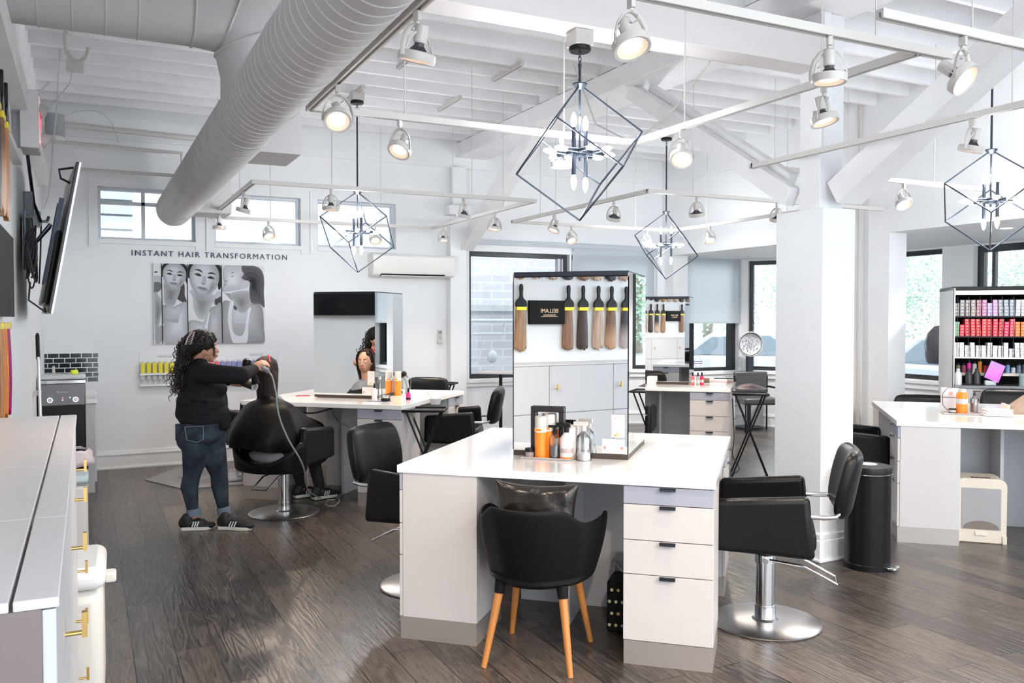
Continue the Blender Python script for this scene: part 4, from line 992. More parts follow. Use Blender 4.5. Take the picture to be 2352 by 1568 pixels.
pp(.72, [(1600,420),(1660,370),(1720,400),(1700,480),(1600,530),(1580,480)], x0=K3[0], x1=K3[1])
pp(.2, [(1390,300),(1440,295),(1420,312)], x0=K3[0], x1=K3[1]); pp(.2, [(1390,260),(1420,225),(1460,235),(1420,238)], x0=K3[0], x1=K3[1])
pp(.3, [(1275,370),(1320,385),(1300,392)], x0=K3[0], x1=K3[1]); pp(.35, [(1272,440),(1305,455),(1290,462)], x0=K3[0], x1=K3[1])
pp(.2, [(1430,830),(1480,840),(1490,900),(1450,890)], x0=K3[0], x1=K3[1])
for x in (222, 648, 1232): pp(.04, [(x-9,104),(x+3,104),(x+10,1496),(x-2,1496)], False)
bm2 = bmesh.new(); slots = []
for g_, ms in PM.items():
    slots.append(g_)
    for m_ in ms:
        n0 = len(bm2.faces); bm2.from_mesh(m_); bm2.faces.ensure_lookup_table()
        for f_ in list(bm2.faces)[n0:]: f_.material_index = len(slots)-1
me = bpy.data.meshes.new('portrait_print'); bm2.to_mesh(me); bm2.free()
for g_ in slots: me.materials.append(grey(g_))
o = bpy.data.objects.new('portrait_print', me); C.objects.link(o); o.parent = ps
# vial display under the poster
vd = thing('vial_display', 'white wall rack with coloured hair care vials partly behind the stylist', 'display rack', (1.29, VB-.001, .90))
MB().box(-.76,.76,-.006,0,0,.36).box(-.76,.76,-.075,-.006,.125,.145).box(-.76,.76,-.06,-.006,-.0,.02).build('rack_board', mat('white acrylic', (.8,.82,.84), .25), vd, smooth=False)
for x in (-.5, 0, .5): text('KÉRASTASE', .03, solidc((.3,.32,.36)), vd, T(x, -.0075, .325) @ RX(PI/2), 'brand_lettering', ext=.0005)
cols = [(.75,.66,.03)]*7+[(.85,.42,.45)]*4+[(.8,.12,.2)]*3+[(.25,.27,.6)]*7+[(.5,.6,.7)]*4
for i, c in enumerate(cols):
    x = -.73+.0605*i
    v_ = thing('hair_vial', '%s vial on the wall rack, number %d from the left' % ({0:'yellow',1:'pink',2:'red',3:'violet blue',4:'pale blue'}[0 if i < 7 else 1 if i < 11 else 2 if i < 14 else 3 if i < 21 else 4], i+1), 'vial', (1.29+x, VB-.04, .90+.145), 0, 'hair care vials on the wall rack')
    MB().box(-.021,.021,-.021,.021,0,.115).build('vial_body', mat('vial liquid', c, .2) if ('v', c) not in M else M[('v', c)], v_, bevel=.004)
    MB().cyl((0,0,.115),(0,0,.128),.012,n=12).build('vial_cap', M['enamel'], v_)
    u_ = thing('dropper_bottle', 'white capped sample hanging under the vial rack, number %d from the left' % (i+1), 'sample', (1.29+x, VB-.035, .90+.124), 0, 'white capped samples under the vial rack')
    MB().box(-.018,.018,-.018,.018,-.05,0).cyl((0,0,-.1),(0,0,-.05),.008,n=10).build('sample_body', M['enamel'], u_)
    if i % 5 == 0: B(-.019,.019,-.0185,-.018,-.006,0).build('gold_band', M['brass'], u_, smooth=False)
# air conditioner
ac = thing('air_conditioner', 'white wall mounted air conditioner left of the brick-view window', 'air conditioner', (3.69, VB, 2.17))
pr = [(0,.28),(-.2,.28),(-.225,.25),(-.23,.08),(-.2,.02),(-.12,0),(0,0)]
Mx_ = Matrix(((0,0,1,-.54),(1,0,0,0),(0,1,0,0),(0,0,0,1)))
MB().prism(pr, 1.08, M=Mx_).build('housing', mat('warm white plastic', (.82,.81,.77), .35), ac, bevel=.008)
MB().box(-.44,.4,-.218,-.12,.005,.035,M=None).build('air_slot', M['blackmat'], ac, smooth=False)
MB().box(-.44,.4,-.232,-.222,.012,.026,M=T(0,0,-.01) @ RX(0)).build('air_flap', M['enamel'], ac, bevel=.003)
rc = thing('remote_control', 'white air conditioner remote in a wall holder beside the corner pilaster', 'remote', (4.1, VB-.012, 1.33))
B(-.028,.028,-.012,.012,.05,.175).build('remote_body', M['enamel'], rc, bevel=.004); B(-.02,.02,-.0135,-.012,.13,.16).build('screen', solidc((.2,.25,.2)), rc, smooth=False)
mb = MB()
for i in range(3):
    for j in range(4): mb.box(-.018+.013*i,-.009+.013*i,-.0145,-.012,.062+.014*j,.07+.014*j)
mb.build('button', solidc((.4,.5,.45)), rc, smooth=False); B(-.03,.03,-.018,.01,0,.06).build('holder', M['enamel'], rc, bevel=.004)
# subway tiles
tl = brickmat('black glazed subway tile', (.008,.012,.012), (.02,.025,.024), (.8,.82,.84), .108, .0525, .004, rot=(PI/2,0,0), rough=.12)
ts = MB().box(-.52,0,-.008,0,0,.315).build('tile_backsplash', tl, loc=(.115, VB, .965), smooth=False); tag(ts, 'black subway tile backsplash with white grout over the sink corner', 'backsplash')
# sink cabinet
sk = thing('sink_cabinet', 'pale grey sink cabinet in the far left corner behind the water dispenser', 'cabinet', (-.155, 9.75, 0))
MB().box(-.235,.215,-.68,.67,.0,.85).build('carcass', M['lgrey'], sk, smooth=False, bevel=.002)
MB().box(.216,.234,-.66,-.02,.1,.84).build('door', M['lgrey'], sk, smooth=False, bevel=.002); MB().box(.216,.234,0,.66,.1,.84).build('door', M['lgrey'], sk, smooth=False, bevel=.002)
MB().box(-.235,.245,-.69,.675,.85,.89).build('sink_top', M['top'], sk, smooth=False, bevel=.003)
fc = thing('faucet', 'white tap and soap bottle in the far left corner', 'tap', (-.3, 10.0, .89))
MB().tube([(0,0,0),(0,0,.22),(0,-.03,.27),(0,-.12,.27),(0,-.14,.22)], .012, 8).cyl((.0,.08,0),(.0,.08,.12),.03).build('spout', M['enamel'], fc)
# water dispenser
wd = thing('water_dispenser', 'black and grey free-standing water dispenser with two ringed buttons', 'water dispenser', (-.195, 8.87, 0), 0)
MB().box(-.185,.185,-.16,.16,.0,1.13).build('housing', M['black'], wd, bevel=.012)
MB().box(-.187,.187,-.175,.16,.87,1.07).build('control_panel', mat('graphite panel', (.17,.17,.18), .35, .3), wd, bevel=.01)
MB().box(-.188,.188,-.178,.16,1.07,1.1).build('chrome_band', M['chrome'], wd, bevel=.003)
MB().box(-.188,.188,-.17,.165,1.105,1.14).build('lid', mat('silver grey plastic', (.55,.57,.58), .3), wd, bevel=.012)
for x in (-.1,.105):
    MB().lathe([(.018,0),(.022,0),(.022,.004),(.018,.004)], 24, M=T(x,-.176,.925) @ RX(PI/2)).build('button_ring', mat('lit white ring', (.9,.95,1), .3, emit=1.5), wd)
    MB().cyl((x,-.174,.925),(x,-.179,.925),.014).build('button', M['chrome'], wd)
for x, z, c in ((0,.942,(1,.15,.1)),(.06,.944,(1,1,1)),(0,.922,(1,1,1))): MB().ball((x,-.176,z), .004, 8, 6).build('indicator_light', mat('indicator', c, .3, emit=2, ecol=c), wd)
text('◉ Quantum', .018, solidc((.6,.6,.62)), wd, T(0,-.1762,.995) @ RX(PI/2), 'brand_lettering', ext=.0003)
MB().box(-.15,.15,-.158,-.1,.42,.87).build('dispensing_bay', solidc((.006,.006,.007)), wd, smooth=False)
sp_ = MB().box(-.03,.03,-.02,.02,0,.04).build('sponge', solidc((.7,.8,.05), .8), loc=(-.1, 8.87, 1.142), rz=.5, bevel=.008); tag(sp_, 'yellow green sponge lying on top of the water dispenser', 'sponge')
# mop with telescopic handle on the wall
mo = thing('mop', 'grey mop pole with black grip leaning on the left wall', 'mop', (-.36, 8.2, 0))
zt_ = ph(68, 765, (-.36, 8.2)); MB().tube([(.04,-.25,.05),(0,0,zt_-.2)], .013, 10).build('pole', M['steel'], mo)
MB().tube([(0,0,zt_-.22),(-.005,.04,zt_-.02),(-.005,.045,zt_)], [.016,.016,.008], 10).build('grip', M['black'], mo); MB().box(-.06,.02,-.03,.03,zt_-.52,zt_-.48).build('wall_clip', M['enamel'], mo); MB().tube([(.02,-.13,.6),(.01,-.1,.75)], .016, 10).build('pole_joint', M['black'], mo)

# ================================================================ left wall: cabinet run, swatches, TV
YS = [1.26, 1.95, 2.62, 3.08, 3.52]
YS = [1.24, 1.98, 2.67, 3.1, 3.52]
YS = [1.36, 1.92, 2.61, 3.29, 3.93]
for i in range(4):
    y0, y1 = YS[i], YS[i+1]
    c = thing('wall_cabinet', ['pale grey locker cabinet nearest the viewer at the left edge', 'pale grey locker cabinet second from the viewer in the left run', 'pale grey locker cabinet third from the viewer in the left run', 'pale grey locker cabinet at the far end of the left run'][i], 'cabinet', (UL, (y0+y1)/2, 0), 0, 'locker cabinets along the left wall')
    h = (y1-y0)/2
    MB().box(.002,.34,-h+.001,h-.001,.0,1.245).build('carcass', mat('taupe end panel', (.2,.16,.15), .5) if i == 0 else M['lgrey'], c, smooth=False)
    MB().box(.002,.30,-h+.001,h-.001,1.245,1.26).box(.305,.362,-h+.001,h-.001,1.245,1.26).build('cabinet_top', mat('satin grey top', (.6,.6,.62), .3), c, smooth=False, bevel=.002)
    for a, b, hz1 in ((.03,.395,.2),(.4,.83,.635),(.835,1.243,1.045)):
        d_ = B(.34,.358,-h+.003,h-.003,a,b).build('door', M['lgrey'], c, smooth=False, bevel=.002)
        MB().cyl((.358,h-.07,hz1),(.388,h-.07,hz1),.0045,n=10).box(.386,.396,h-.078,h-.062,hz1-.008,hz1+.04).build('handle', M['brass'], d_, smooth=False)
def hairmat(c, c2=None, kind='streak'):
    key = ('hair', c, c2)
    if key in M: return M[key]
    m = bpy.data.materials.new('hair'); m.use_nodes = True; n = m.node_tree; L = n.links; p = n.nodes['Principled BSDF']; p.inputs['Roughness'].default_value = .38
    tc = n.nodes.new('ShaderNodeTexCoord'); mp = n.nodes.new('ShaderNodeMapping'); mp.inputs['Scale'].default_value = (120,120,2.5); L.new(tc.outputs['Object'], mp.inputs[0])
    nz = n.nodes.new('ShaderNodeTexNoise'); nz.inputs['Scale'].default_value = 1; nz.inputs['Detail'].default_value = 3; L.new(mp.outputs[0], nz.inputs[0])
    r = n.nodes.new('ShaderNodeValToRGB'); e = r.color_ramp.elements; e[0].position = .35; e[1].position = .65; e[0].color = (*[v*.55 for v in c],1); e[1].color = (*[min(1,v*1.25) for v in c],1); L.new(nz.outputs[0], r.inputs[0])
    out = r.outputs[0]
    if c2:
        sx = n.nodes.new('ShaderNodeSeparateXYZ'); L.new(tc.outputs['Object'], sx.inputs[0])
        mr = n.nodes.new('ShaderNodeMapRange'); mr.inputs[1].default_value = -.12; mr.inputs[2].default_value = -.26; L.new(sx.outputs[2], mr.inputs[0])
        mx = n.nodes.new('ShaderNodeMixRGB'); mx.inputs[2].default_value = (*c2,1); L.new(mr.outputs[0], mx.inputs[0]); L.new(out, mx.inputs[1]); out = mx.outputs[0]
    L.new(out, p.inputs['Base Color']); M[key] = m; return m
def lock(w0, w1, L_, th=.03, seed=0):
    """hanging hair swatch in the y-z plane, top at z=0, bulging towards +x"""
    rnd = random.Random(seed); mb = MB(); n = 24; rows_f = []
    for j in range(13):
        q = j/12; w = w0+(w1-w0)*min(1, q*1.4)**.8; 
        if q > .88: w *= 1-(q-.88)*.9
        r = []
        for i in range(n+1):
            s = -1+2*i/n; y = s*w/2; z = -L_*q
            if j == 12: z += rnd.uniform(0, .03)+.02*abs(s)
            r.append((th*(1-s*s)**.5*(.8+.2*math.sin(q*PI))+.0022*math.sin(i*2.4+q*3), y, z))
        rows_f.append(r)
    back = [[(0, p[1], p[2]) for p in r] for r in rows_f]
    mb.grid(rows_f).grid([r[::-1] for r in back]); mb.grid([rows_f[-1], back[-1]]).grid([back[0], rows_f[0]]); return mb
HC = {'caramel': ((.42,.24,.12), None), 'brown': ((.3,.15,.08), None), 'dark brown': ((.055,.025,.017), None), 'ash blonde': ((.6,.42,.32), None), 'brown to blonde': ((.22,.11,.06), (.52,.3,.17)),
      'charcoal to silver': ((.06,.05,.06), (.5,.42,.42)), 'red': ((.35,.03,.02), None), 'copper': ((.42,.12,.04), None), 'black to blonde': ((.02,.018,.02), (.6,.45,.33)), 'black': ((.02,.014,.02), None), 'blonde': ((.68,.48,.33), None), 'golden brown': ((.5,.22,.08), None), 'orange': ((.75,.25,.04), None), 'magenta': ((.4,.0,.16), None)}
SWG = 'paddle hair colour swatches on the left wall'
def swatch(y, zb, kind, label, L_=.38, handle=True, w=.10, x=0):
    t = thing('hair_swatch', label, 'hair swatch', (UL+.012+x, y, zb), 0, SWG)
    c = HC[kind]
    lock(w*.95, w*1.3, L_, seed=int(y*100)).build('hair_tress', hairmat(*c), t, ang=180, loc=(0,0,-.015))
    MB().box(.0,.03,-w/2,w/2,-.02,.012).build('gold_band', mat('yellow gold band', (.8,.62,.03), .25, .4) if 'gb' not in M else M['gb'], t, bevel=.003)
    if handle:
        pts = [(w/2,.01),(w/2,.06),(.02,.09),(.014,.13),(.018,.18),(.01,.21),(-.01,.21),(-.018,.18),(-.014,.13),(-.02,.09),(-w/2,.06),(-w/2,.01)]
        MB().prism(smoothp(pts, 3), .022, M=Matrix(((0,0,1,.004),(1,0,0,0),(0,1,0,0),(0,0,0,1)))).build('paddle_handle', M['black'], t, bevel=.004)
M['gb'] = mat('yellow gold band', (.8,.62,.03), .25, .4)
low = [(3.37,'red'),(3.2,'copper'),(3.03,'dark brown'),(2.86,'black to blonde'),(2.694,'caramel'),(2.185,'brown'),(2.02,'dark brown'),(1.845,'ash blonde'),(1.69,'brown to blonde'),(1.516,'charcoal to silver')]
for y, k in low: swatch(y, 1.745, k, '%s paddle swatch in the lower wall row%s' % (k, ' nearest the black box' if k in ('caramel','brown') else (' beside the ombre one' if y > 3 and k == 'dark brown' else '')))
up = [(3.36,'golden brown'),(3.19,'brown'),(3.02,'black'),(2.86,'black'),(2.694,'golden brown'),(2.526,'blonde'),(2.353,'blonde'),(2.186,'black'),(2.01,'brown'),(1.861,'blonde'),(1.693,'black'),(1.53,'ash blonde')]
for i, (y, k) in enumerate(up): swatch(y, 2.42, k, '%s swatch in the upper wall row, %s from the far end' % (k, ['first','second','third','fourth','fifth','sixth','seventh','eighth','ninth','tenth','eleventh','twelfth'][i]), L_=.41 if i != 2 else .38)
for i, (y, k) in enumerate(((3.95,'black'),(4.2,'brown'),(4.45,'black'),(4.7,'brown to blonde'),(4.95,'golden brown'))): swatch(y, 2.6, k, '%s long swatch high on the left picture edge, %s from the viewer' % (k, ['first','second','third','fourth','fifth'][i]), L_=.46, w=.13, x=.03)
for i, (y, k) in enumerate(((4.15,'dark brown'),(4.4,'brown'),(4.62,'golden brown'),(4.82,'orange'),(5.0,'magenta'))): swatch(y, 1.62, k, '%s loose swatch low on the left edge under the black panel' % k, L_=.44, handle=False, w=.14, x=.02)
bx_ = thing('display_box', 'flat black box with gold lettering among the wall swatches, seen mirrored', 'box', (UL+.001, 2.42, 1.6))
B(0,.035,-.19,.19,0,.215).build('box_body', M['blackmat'], bx_, bevel=.002)
ly = RZ(PI/2) @ RX(PI/2)
text('BELLAMI', .052, mat('gold foil', (.8,.6,.4), .4, .3), bx_, T(.0355, -.02, .12) @ ly, 'gold_lettering', ext=.0005)
text('PROFESSIONAL', .02, mat('gold foil', (.8,.6,.4), .4, .3), bx_, T(.0355, -.02, .082) @ ly, 'gold_lettering', ext=.0005)
B(.035,.036,-.11,.07,.068,.071).build('gold_rule', mat('gold foil', (.8,.6,.4), .4, .3), bx_, smooth=False)
pn = thing('wall_board', 'black framed wall panel with a grey edge at the left picture edge', 'panel', (UL+.001, 4.85, 1.66))
MB().box(0,.05,-.45,.5,0,.42).build('panel_edge', M['lgrey'], pn, smooth=False); MB().box(.05,.056,-.45,.5,.0,.42).build('panel_face', M['blackmat'], pn, smooth=False)
# television tilted on its bracket
tv = thing('television', 'large black television tilted down on a bracket high on the left wall', 'television', (-.248, 6.95, 1.69), .07)
ta = math.atan2(.175, .98); Mt = RY(ta)
MB().box(-.015,.012,-.62,.62,0,1.0,M=Mt).build('screen_panel', mat('black tv plastic', (.02,.02,.022), .3), tv, bevel=.005)
MB().box(.012,.0135,-.61,.61,.012,.99,M=Mt).build('screen_glass', mat('tv screen', (.012,.013,.016), .08), tv, smooth=False)
MB().box(.004,.016,-.622,-.612,0,1.0,M=Mt).box(.004,.016,-.62,.62,-.004,.004,M=Mt).build('silver_bezel', M['steel'], tv, smooth=False)
MB().box(-.05,-.015,-.5,.5,.05,.55,M=Mt).build('rear_housing', mat('black tv plastic', (.02,.02,.022), .3), tv, bevel=.02)
MB().box(-.135,-.12,-.15,.15,.3,.7).tube([(-.125,-.1,.6),(-.06,-.1,.5),(.03,-.1,.62)], .015).tube([(-.125,.1,.6),(-.06,.1,.5),(.03,.1,.62)], .015).box(-.06,-.03,-.2,-.15,.2,.8,M=Mt).box(-.06,-.03,.15,.2,.2,.8,M=Mt).build('wall_bracket', M['metal'], tv)
MB().tube([(.17,-.2,1.01),(.08,-.2,.99),(.09,-.2,.93),(.15,-.2,.9)], .008).build('rear_hook', M['black'], tv)
mb = MB(); rnd = random.Random(11)
for k in range(16):
    pts = []; a0 = rnd.uniform(0, 6); rr = rnd.uniform(.05,.11); cy = rnd.uniform(-.6,-.35); cz = rnd.uniform(.28,.5)
    for i in range(15):
        a = a0+i*.5; pts.append((-.10+.03*math.sin(a*.7+k), cy+.4*rr*math.cos(a), cz+rr*1.3*math.sin(a)))
    mb.tube(sm3(pts, 3), .005, 5)
mb.tube([(-.11,-.5,.2),(-.12,-.52,.08),(-.02,-.52,.0),(-.03,-.5,.03)], .006).tube([(-.11,-.45,.62),(-.1,-.46,.5),(-.1,-.47,.3)], .02)
mb.build('cable_bundle', M['cable'], tv)
# power box, adapter and cables above the television
pb = thing('power_adapter', 'grey power adapter and outlet on the wall above the television cables', 'power adapter', (UL, 7.4, 2.42))
B(0,.06,-.09,.09,0,.17).build('outlet_box', solidc((.25,.27,.29)), pb, bevel=.006); B(.0,.1,.2,.34,-.06,.06).build('adapter_block', mat('pale grey plastic', (.6,.62,.64), .4), pb, bevel=.008)
MB().tube([(.03,-.6,.75),(.04,-.3,.4),(.06,0,.1),(.1,.1,-.03),(.14,.2,-.02),(.15,.24,.02)], .012).tube([(.1,.22,0),(.09,.22,-.3),(.08,.2,-.5)], .006).build('flex', M['metal'], pb)
# emergency exit sign seen edge-on, lamp heads
ex = thing('exit_sign', 'white emergency exit sign with lamp heads seen edge-on high on the left wall', 'exit sign', (UL, 6.35, 2.72))
B(.0,.045,-.03,.03,.02,.34).build('mount_plate', M['lgrey'], ex, smooth=False); B(.045,.15,-.15,.15,0,.36).build('sign_housing', mat('warm white housing', (.6,.58,.58), .5), ex, bevel=.006)
B(.15,.153,-.14,.14,.03,.33).build('sign_face', mat('glowing red and white face', (.95,.75,.78), .4, emit=.08, ecol=(1,.5,.6)), ex, smooth=False)
text('EXIT', .15, mat('red sign letters', (.9,.05,.1), .4, emit=.3, ecol=(1,.1,.2)), ex, T(.1535, 0, .18) @ ly, 'sign_letters', ext=.0005)
for y in (-.1,.12): MB().lathe([(0,-.05),(.03,-.045),(.045,-.01),(.045,.02),(.038,.024),(0,.02)], 20, M=T(.17,y,.24 if y < 0 else .1) @ RY(PI/2+.5)).build('lamp_head', mat('grey lamp head', (.45,.44,.44), .4), ex)
MB().ball((.152,-.1,.05), .006, 8, 6).build('indicator_light', mat('red led', (1,.1,.05), .3, emit=3, ecol=(1,.1,.05)), ex)
# sloping wooden rails and a small window high on the left wall
for k, (y0, z0, y1, z1, x_) in enumerate(((5.2,3.05,6.2,2.98,.06),)): pass
rl = MB().box(0,.09,4.0,9.6,2.95,3.1).build('wall_ledge_board', M['timber'], loc=(UL,0,0), smooth=False); tag(rl, 'white ledge board running along the top of the left wall', 'ledge')
r2 = MB().box(0,.05,3.6,6.3,2.62,2.66).build('cable_rail', M['enamel'], loc=(UL,0,0), smooth=False); tag(r2, 'white cable channel on the left wall under the ledge board', 'cable channel')
# wall speaker-like can light and junction boxes near the far left ceiling corner
p = pv(126, 292, 9.4); cn = thing('ceiling_transformer', 'grey canister with wires hanging in the far left ceiling corner', 'transformer', p)
MB().cyl((0,0,-.09),(0,0,.12),.085).build('canister', mat('grey enamel', (.3,.31,.33), .5), cn); MB().cyl((0,0,-.13),(0,0,-.09),.08).build('canister_foot', M['enamel'], cn)
MB().tube([(-.12,0,.0),(-.15,.02,.3),(.0,.1,.5)], .006).tube(sm3([(.08,0,.1),(.22,.1,.2),(.4,.1,.2),(.52,.2,.1),(.56,.25,-.05)]), .006).build('loose_wire', M['wire'], cn)
p = pv(173, 205, 8.6); jb = thing('junction_box', 'small white junction box with dangling wires under the left joists', 'junction box', (p.x, p.y, ZC-.09))
MB().box(-.07,.07,-.05,.05,0,.09).build('box_body', M['enamel'], jb, bevel=.004); MB().tube([(-.02,0,0),(-.04,0,-.1),(-.12,.1,-.2),(-.2,.3,-.25)], .006).build('loose_wire', M['wire'], jb)
pipe('ceiling_cable', sm3([pd(150,75,6.8),pd(152,110,7),pd(162,132,7),pd(180,142,7.0),pd(198,132,7),pd(205,110,7)]), .02, 'white looped flexible conduit under the joists at upper left', 'cable')
pipe('hanging_cable', sm3([pd(140,75,7.2),pd(137,130,7.4),pd(130,250,7.4),pd(122,330,7.4),pd(113,440,7.6),pd(100,480,7.8)]), .006, 'grey cable hanging from the joists down to the television outlet', 'cable', 'wire')

# ================================================================ bins on the left
wb = thing('kitchen_bin', 'big white rectangular bin with lid just beyond the grey cabinets', 'bin', (-.13, 4.24, 0), -.03)
mt_ = mat('cream white plastic', (.72,.69,.64), .4)
MB().box(-.2,.19,-.22,.22,0,.5).build('bin_body', mt_, wb, bevel=.05, seg=4)
MB().box(-.2,.2,-.235,.235,.505,.6).build('lid_rim', mat('white plastic', (.82,.82,.82), .35), wb, bevel=.04, seg=4)
MB().box(-.17,.165,-.2,.2,.592,.602).build('lid_flap', mat('pale grey lid', (.66,.7,.72), .3), wb, bevel=.003)
MB().box(.19,.24,-.04,.04,.48,.525).build('side_latch', mt_, wb, bevel=.01)
w2 = thing('diaper_bin', 'slim white bin with pale green lid behind the cabinet handles', 'bin', (-.14, 6.6, 0))
MB().box(-.14,.14,-.15,.15,0,.54).build('bin_body', mt_, w2, bevel=.03, seg=3); MB().box(-.145,.145,-.155,.155,.545,.6).build('lid', mat('pale green white lid', (.6,.7,.7), .3), w2, bevel=.02)
MB().box(-.143,.143,-.153,.153,.53,.545).build('chrome_band', M['chrome'], w2, smooth=False)
b3 = thing('open_bin', 'black open bin with a crumpled white liner beside the sink cabinet', 'bin', (-.16, 8.0, 0))
MB().lathe([(0,0),(.15,0),(.17,.55),(.16,.55),(.14,.02)], 28).build('bin_body', M['blackmat'], b3)
rnd = random.Random(2); rows = []
for j in range(5):
    rows.append([((.175+.012*j+rnd.uniform(-.012,.012))*math.cos(a), (.175+.012*j+rnd.uniform(-.012,.012))*math.sin(a), .57-.03*j+rnd.uniform(-.012,.012)) for a in [i*2*PI/28 for i in range(28)]])
MB().grid(rows, close=True).build('bin_liner', mat('translucent liner', (.7,.62,.66), .4), b3, solid=.002)
# ================================================================ people
def frame(D0, px0):
    """local frame: x to the right, y away from the viewer, z up, standing at depth D0"""
    base = pd(px0, 900, D0); base.z = 0
    Rm = Matrix.Rotation(YAW, 3, 'Z')
    def P(px_, py_, dy=0.0):
        w = pd(px_, py_, D0+dy)-base; return Rm @ w
    return base, P
def hand(mb, wrist, palm, knuckle_dir, curl_dir, side=1, s=1.0, grip=1.15):
    """wrist -> palm centre; fingers leave along knuckle_dir and curl towards curl_dir"""
    wrist = Vector(wrist); palm = Vector(palm); f = Vector(knuckle_dir).normalized(); c = Vector(curl_dir).normalized(); w = f.cross(c).normalized()*side
    mb.cap2(wrist, palm, .026*s, .03*s)
    for k in (-1.2, -.4, .4, 1.2): mb.cap2(palm-f*.015+w*k*.017*s, palm+f*.035*s+w*k*.0175*s, .014*s, .0125*s)
    for k, L_ in ((-1.5,.8),(-.5,1.0),(.5,1.05),(1.5,.92)):
        p = palm+f*.036*s+w*k*.0175*s; a = 0; r = .0092*s
        for seg in (.036, .026, .02):
            a += grip*.62; d = f*math.cos(a)+c*math.sin(a); q = p+d*seg*L_*s; mb.cap2(p, q, r, r*.92); p = q; r *= .93
    p = palm-w*.03*s-f*.012; d = (-w*.5+f*.5+c*.6).normalized(); q = p+d*.034*s; mb.cap2(p, q, .0115*s, .0105*s); d2 = (f*.35+c*.9+w*.2).normalized(); mb.cap2(q, q+d2*.028*s, .0105*s, .009*s)

# ---------------- the stylist
D0 = 6.75; base, P = frame(D0, 480)
sty = thing('person', 'curly haired person in black long-sleeved top and jeans standing and blow-drying hair', 'person', base, -YAW)
BK = Matrix.Rotation(0, 3, 'Z')
fd = Vector((.88, .47, 0)); sd = Vector((-.47, .88, 0))      # facing, her left
def ell(mb, px_, py_, dy, rf, rs, rz_, n=20, m=14):
    R_ = Matrix((fd, sd, Vector((0,0,1)))).transposed(); mb.ball(P(px_, py_, dy), (rf, rs, rz_), n, m, R_)
body = MB()
hc = P(464, 797, 0)
R_ = Matrix((fd, sd, Vector((0,0,1)))).transposed()
body.ball(hc, (.095,.075,.112), 20, 14, R_)
body.ball(hc+fd*.045+Vector((0,0,-.045)), (.055,.056,.07), 16, 12, R_)
body.ball(hc+fd*.075+Vector((0,0,-.1)), (.022,.026,.02), 12, 8, R_)             # chin
body.cap2(hc+fd*.1+Vector((0,0,.0)), hc+fd*.118+Vector((0,0,-.036)), .008, .0135)   # nose
body.ball(hc+fd*.105+Vector((0,0,-.064)), (.012,.022,.007), 12, 8, R_).ball(hc+fd*.103+Vector((0,0,-.076)), (.012,.02,.008), 12, 8, R_)  # lips
body.ball(hc+fd*.09+Vector((0,0,.022)), (.02,.05,.012), 12, 8, R_)             # brow
for s_ in (-1, 1):
    body.ball(hc+sd*s_*.074+fd*.0+Vector((0,0,-.02)), (.016,.008,.03), 12, 10, R_)  # ears
    body.ball(hc+fd*.055+sd*s_*.04+Vector((0,0,-.035)), (.035,.025,.03), 12, 8, R_)
body.cap2(hc+Vector((0,0,-.06))-fd*.02, P(458, 838, 0), .052, .06)
body.ball(P(460, 900, 0), (.1,.14,.2), 16, 12, R_).cap2(P(462,850,.14), P(470,870,.26), .05, .045).cap2(P(457,850,-.12), P(548,862,-.14), .05,.045)
body.cap2(P(548,862,-.14), P(583,846,.1), .045, .03)
body.cap2(P(500,868,.3), P(540,880,.36), .035, .027)
hand(body, P(583,846,.1), P(592,838,.14), (.75,.3,.35), (.2,.75,-.6), 1, 1.05)
hand(body, P(540,880,.36), P(553,880,.36), (.9,-.1,.15), (.1,-.55,.8), -1, 1.0)
body.cap2(P(462, 930, 0), P(464, 995, 0), .12, .12)
for a, b in ((P(452,1022,-.06), P(441,1088,-.03)), (P(484,1022,.05), P(503,1086,.06))): body.cap2(a, b, .085, .05)
body.cap2(P(441,1088,-.03), P(435,1118,-.01), .05, .05).cap2(P(435,1118,-.01), P(446,1192,.02), .048, .031).cap2(P(503,1086,.06), P(505,1115,.07), .05, .05).cap2(P(505,1115,.07), P(516,1190,.08), .048, .031)
body.cap2(P(446,1192,.02), P(448,1206,.02), .034, .036).cap2(P(516,1190,.08), P(520,1204,.08), .034, .036)
body.build('skin_body', M['skin'], sty, remesh=.0075, sm=3)
# face details
for s_ in (-1, 1):
    MB().ball(hc+fd*.092+sd*s_*.031+Vector((0,0,-.002)), .008, 12, 8).build('eye', solidc((.75,.73,.7)), sty)
    MB().tube([hc+fd*(.1-.012*abs(k))+sd*s_*(.015+.012*k)+Vector((0,0,.02+.004*k)) for k in (0,1,2,3)], [.003,.004,.0035,.002], 6).build('eyebrow', solidc((.02,.015,.012)), sty)
MB().ball(hc+fd*.11+Vector((0,0,-.07)), (.009,.02,.009), 12, 8, R_).build('lips', solidc((.4,.1,.1)), sty)
# hoop earring
MB().tube([hc+sd*-.078+fd*.02+Vector((0,0,-.085))+fd*.026*math.cos(a)+Vector((0,0,.03*math.sin(a))) for a in [i*PI/8 for i in range(16)]], .0018, 6, closed=True).build('hoop_earring', M['metal'], sty)
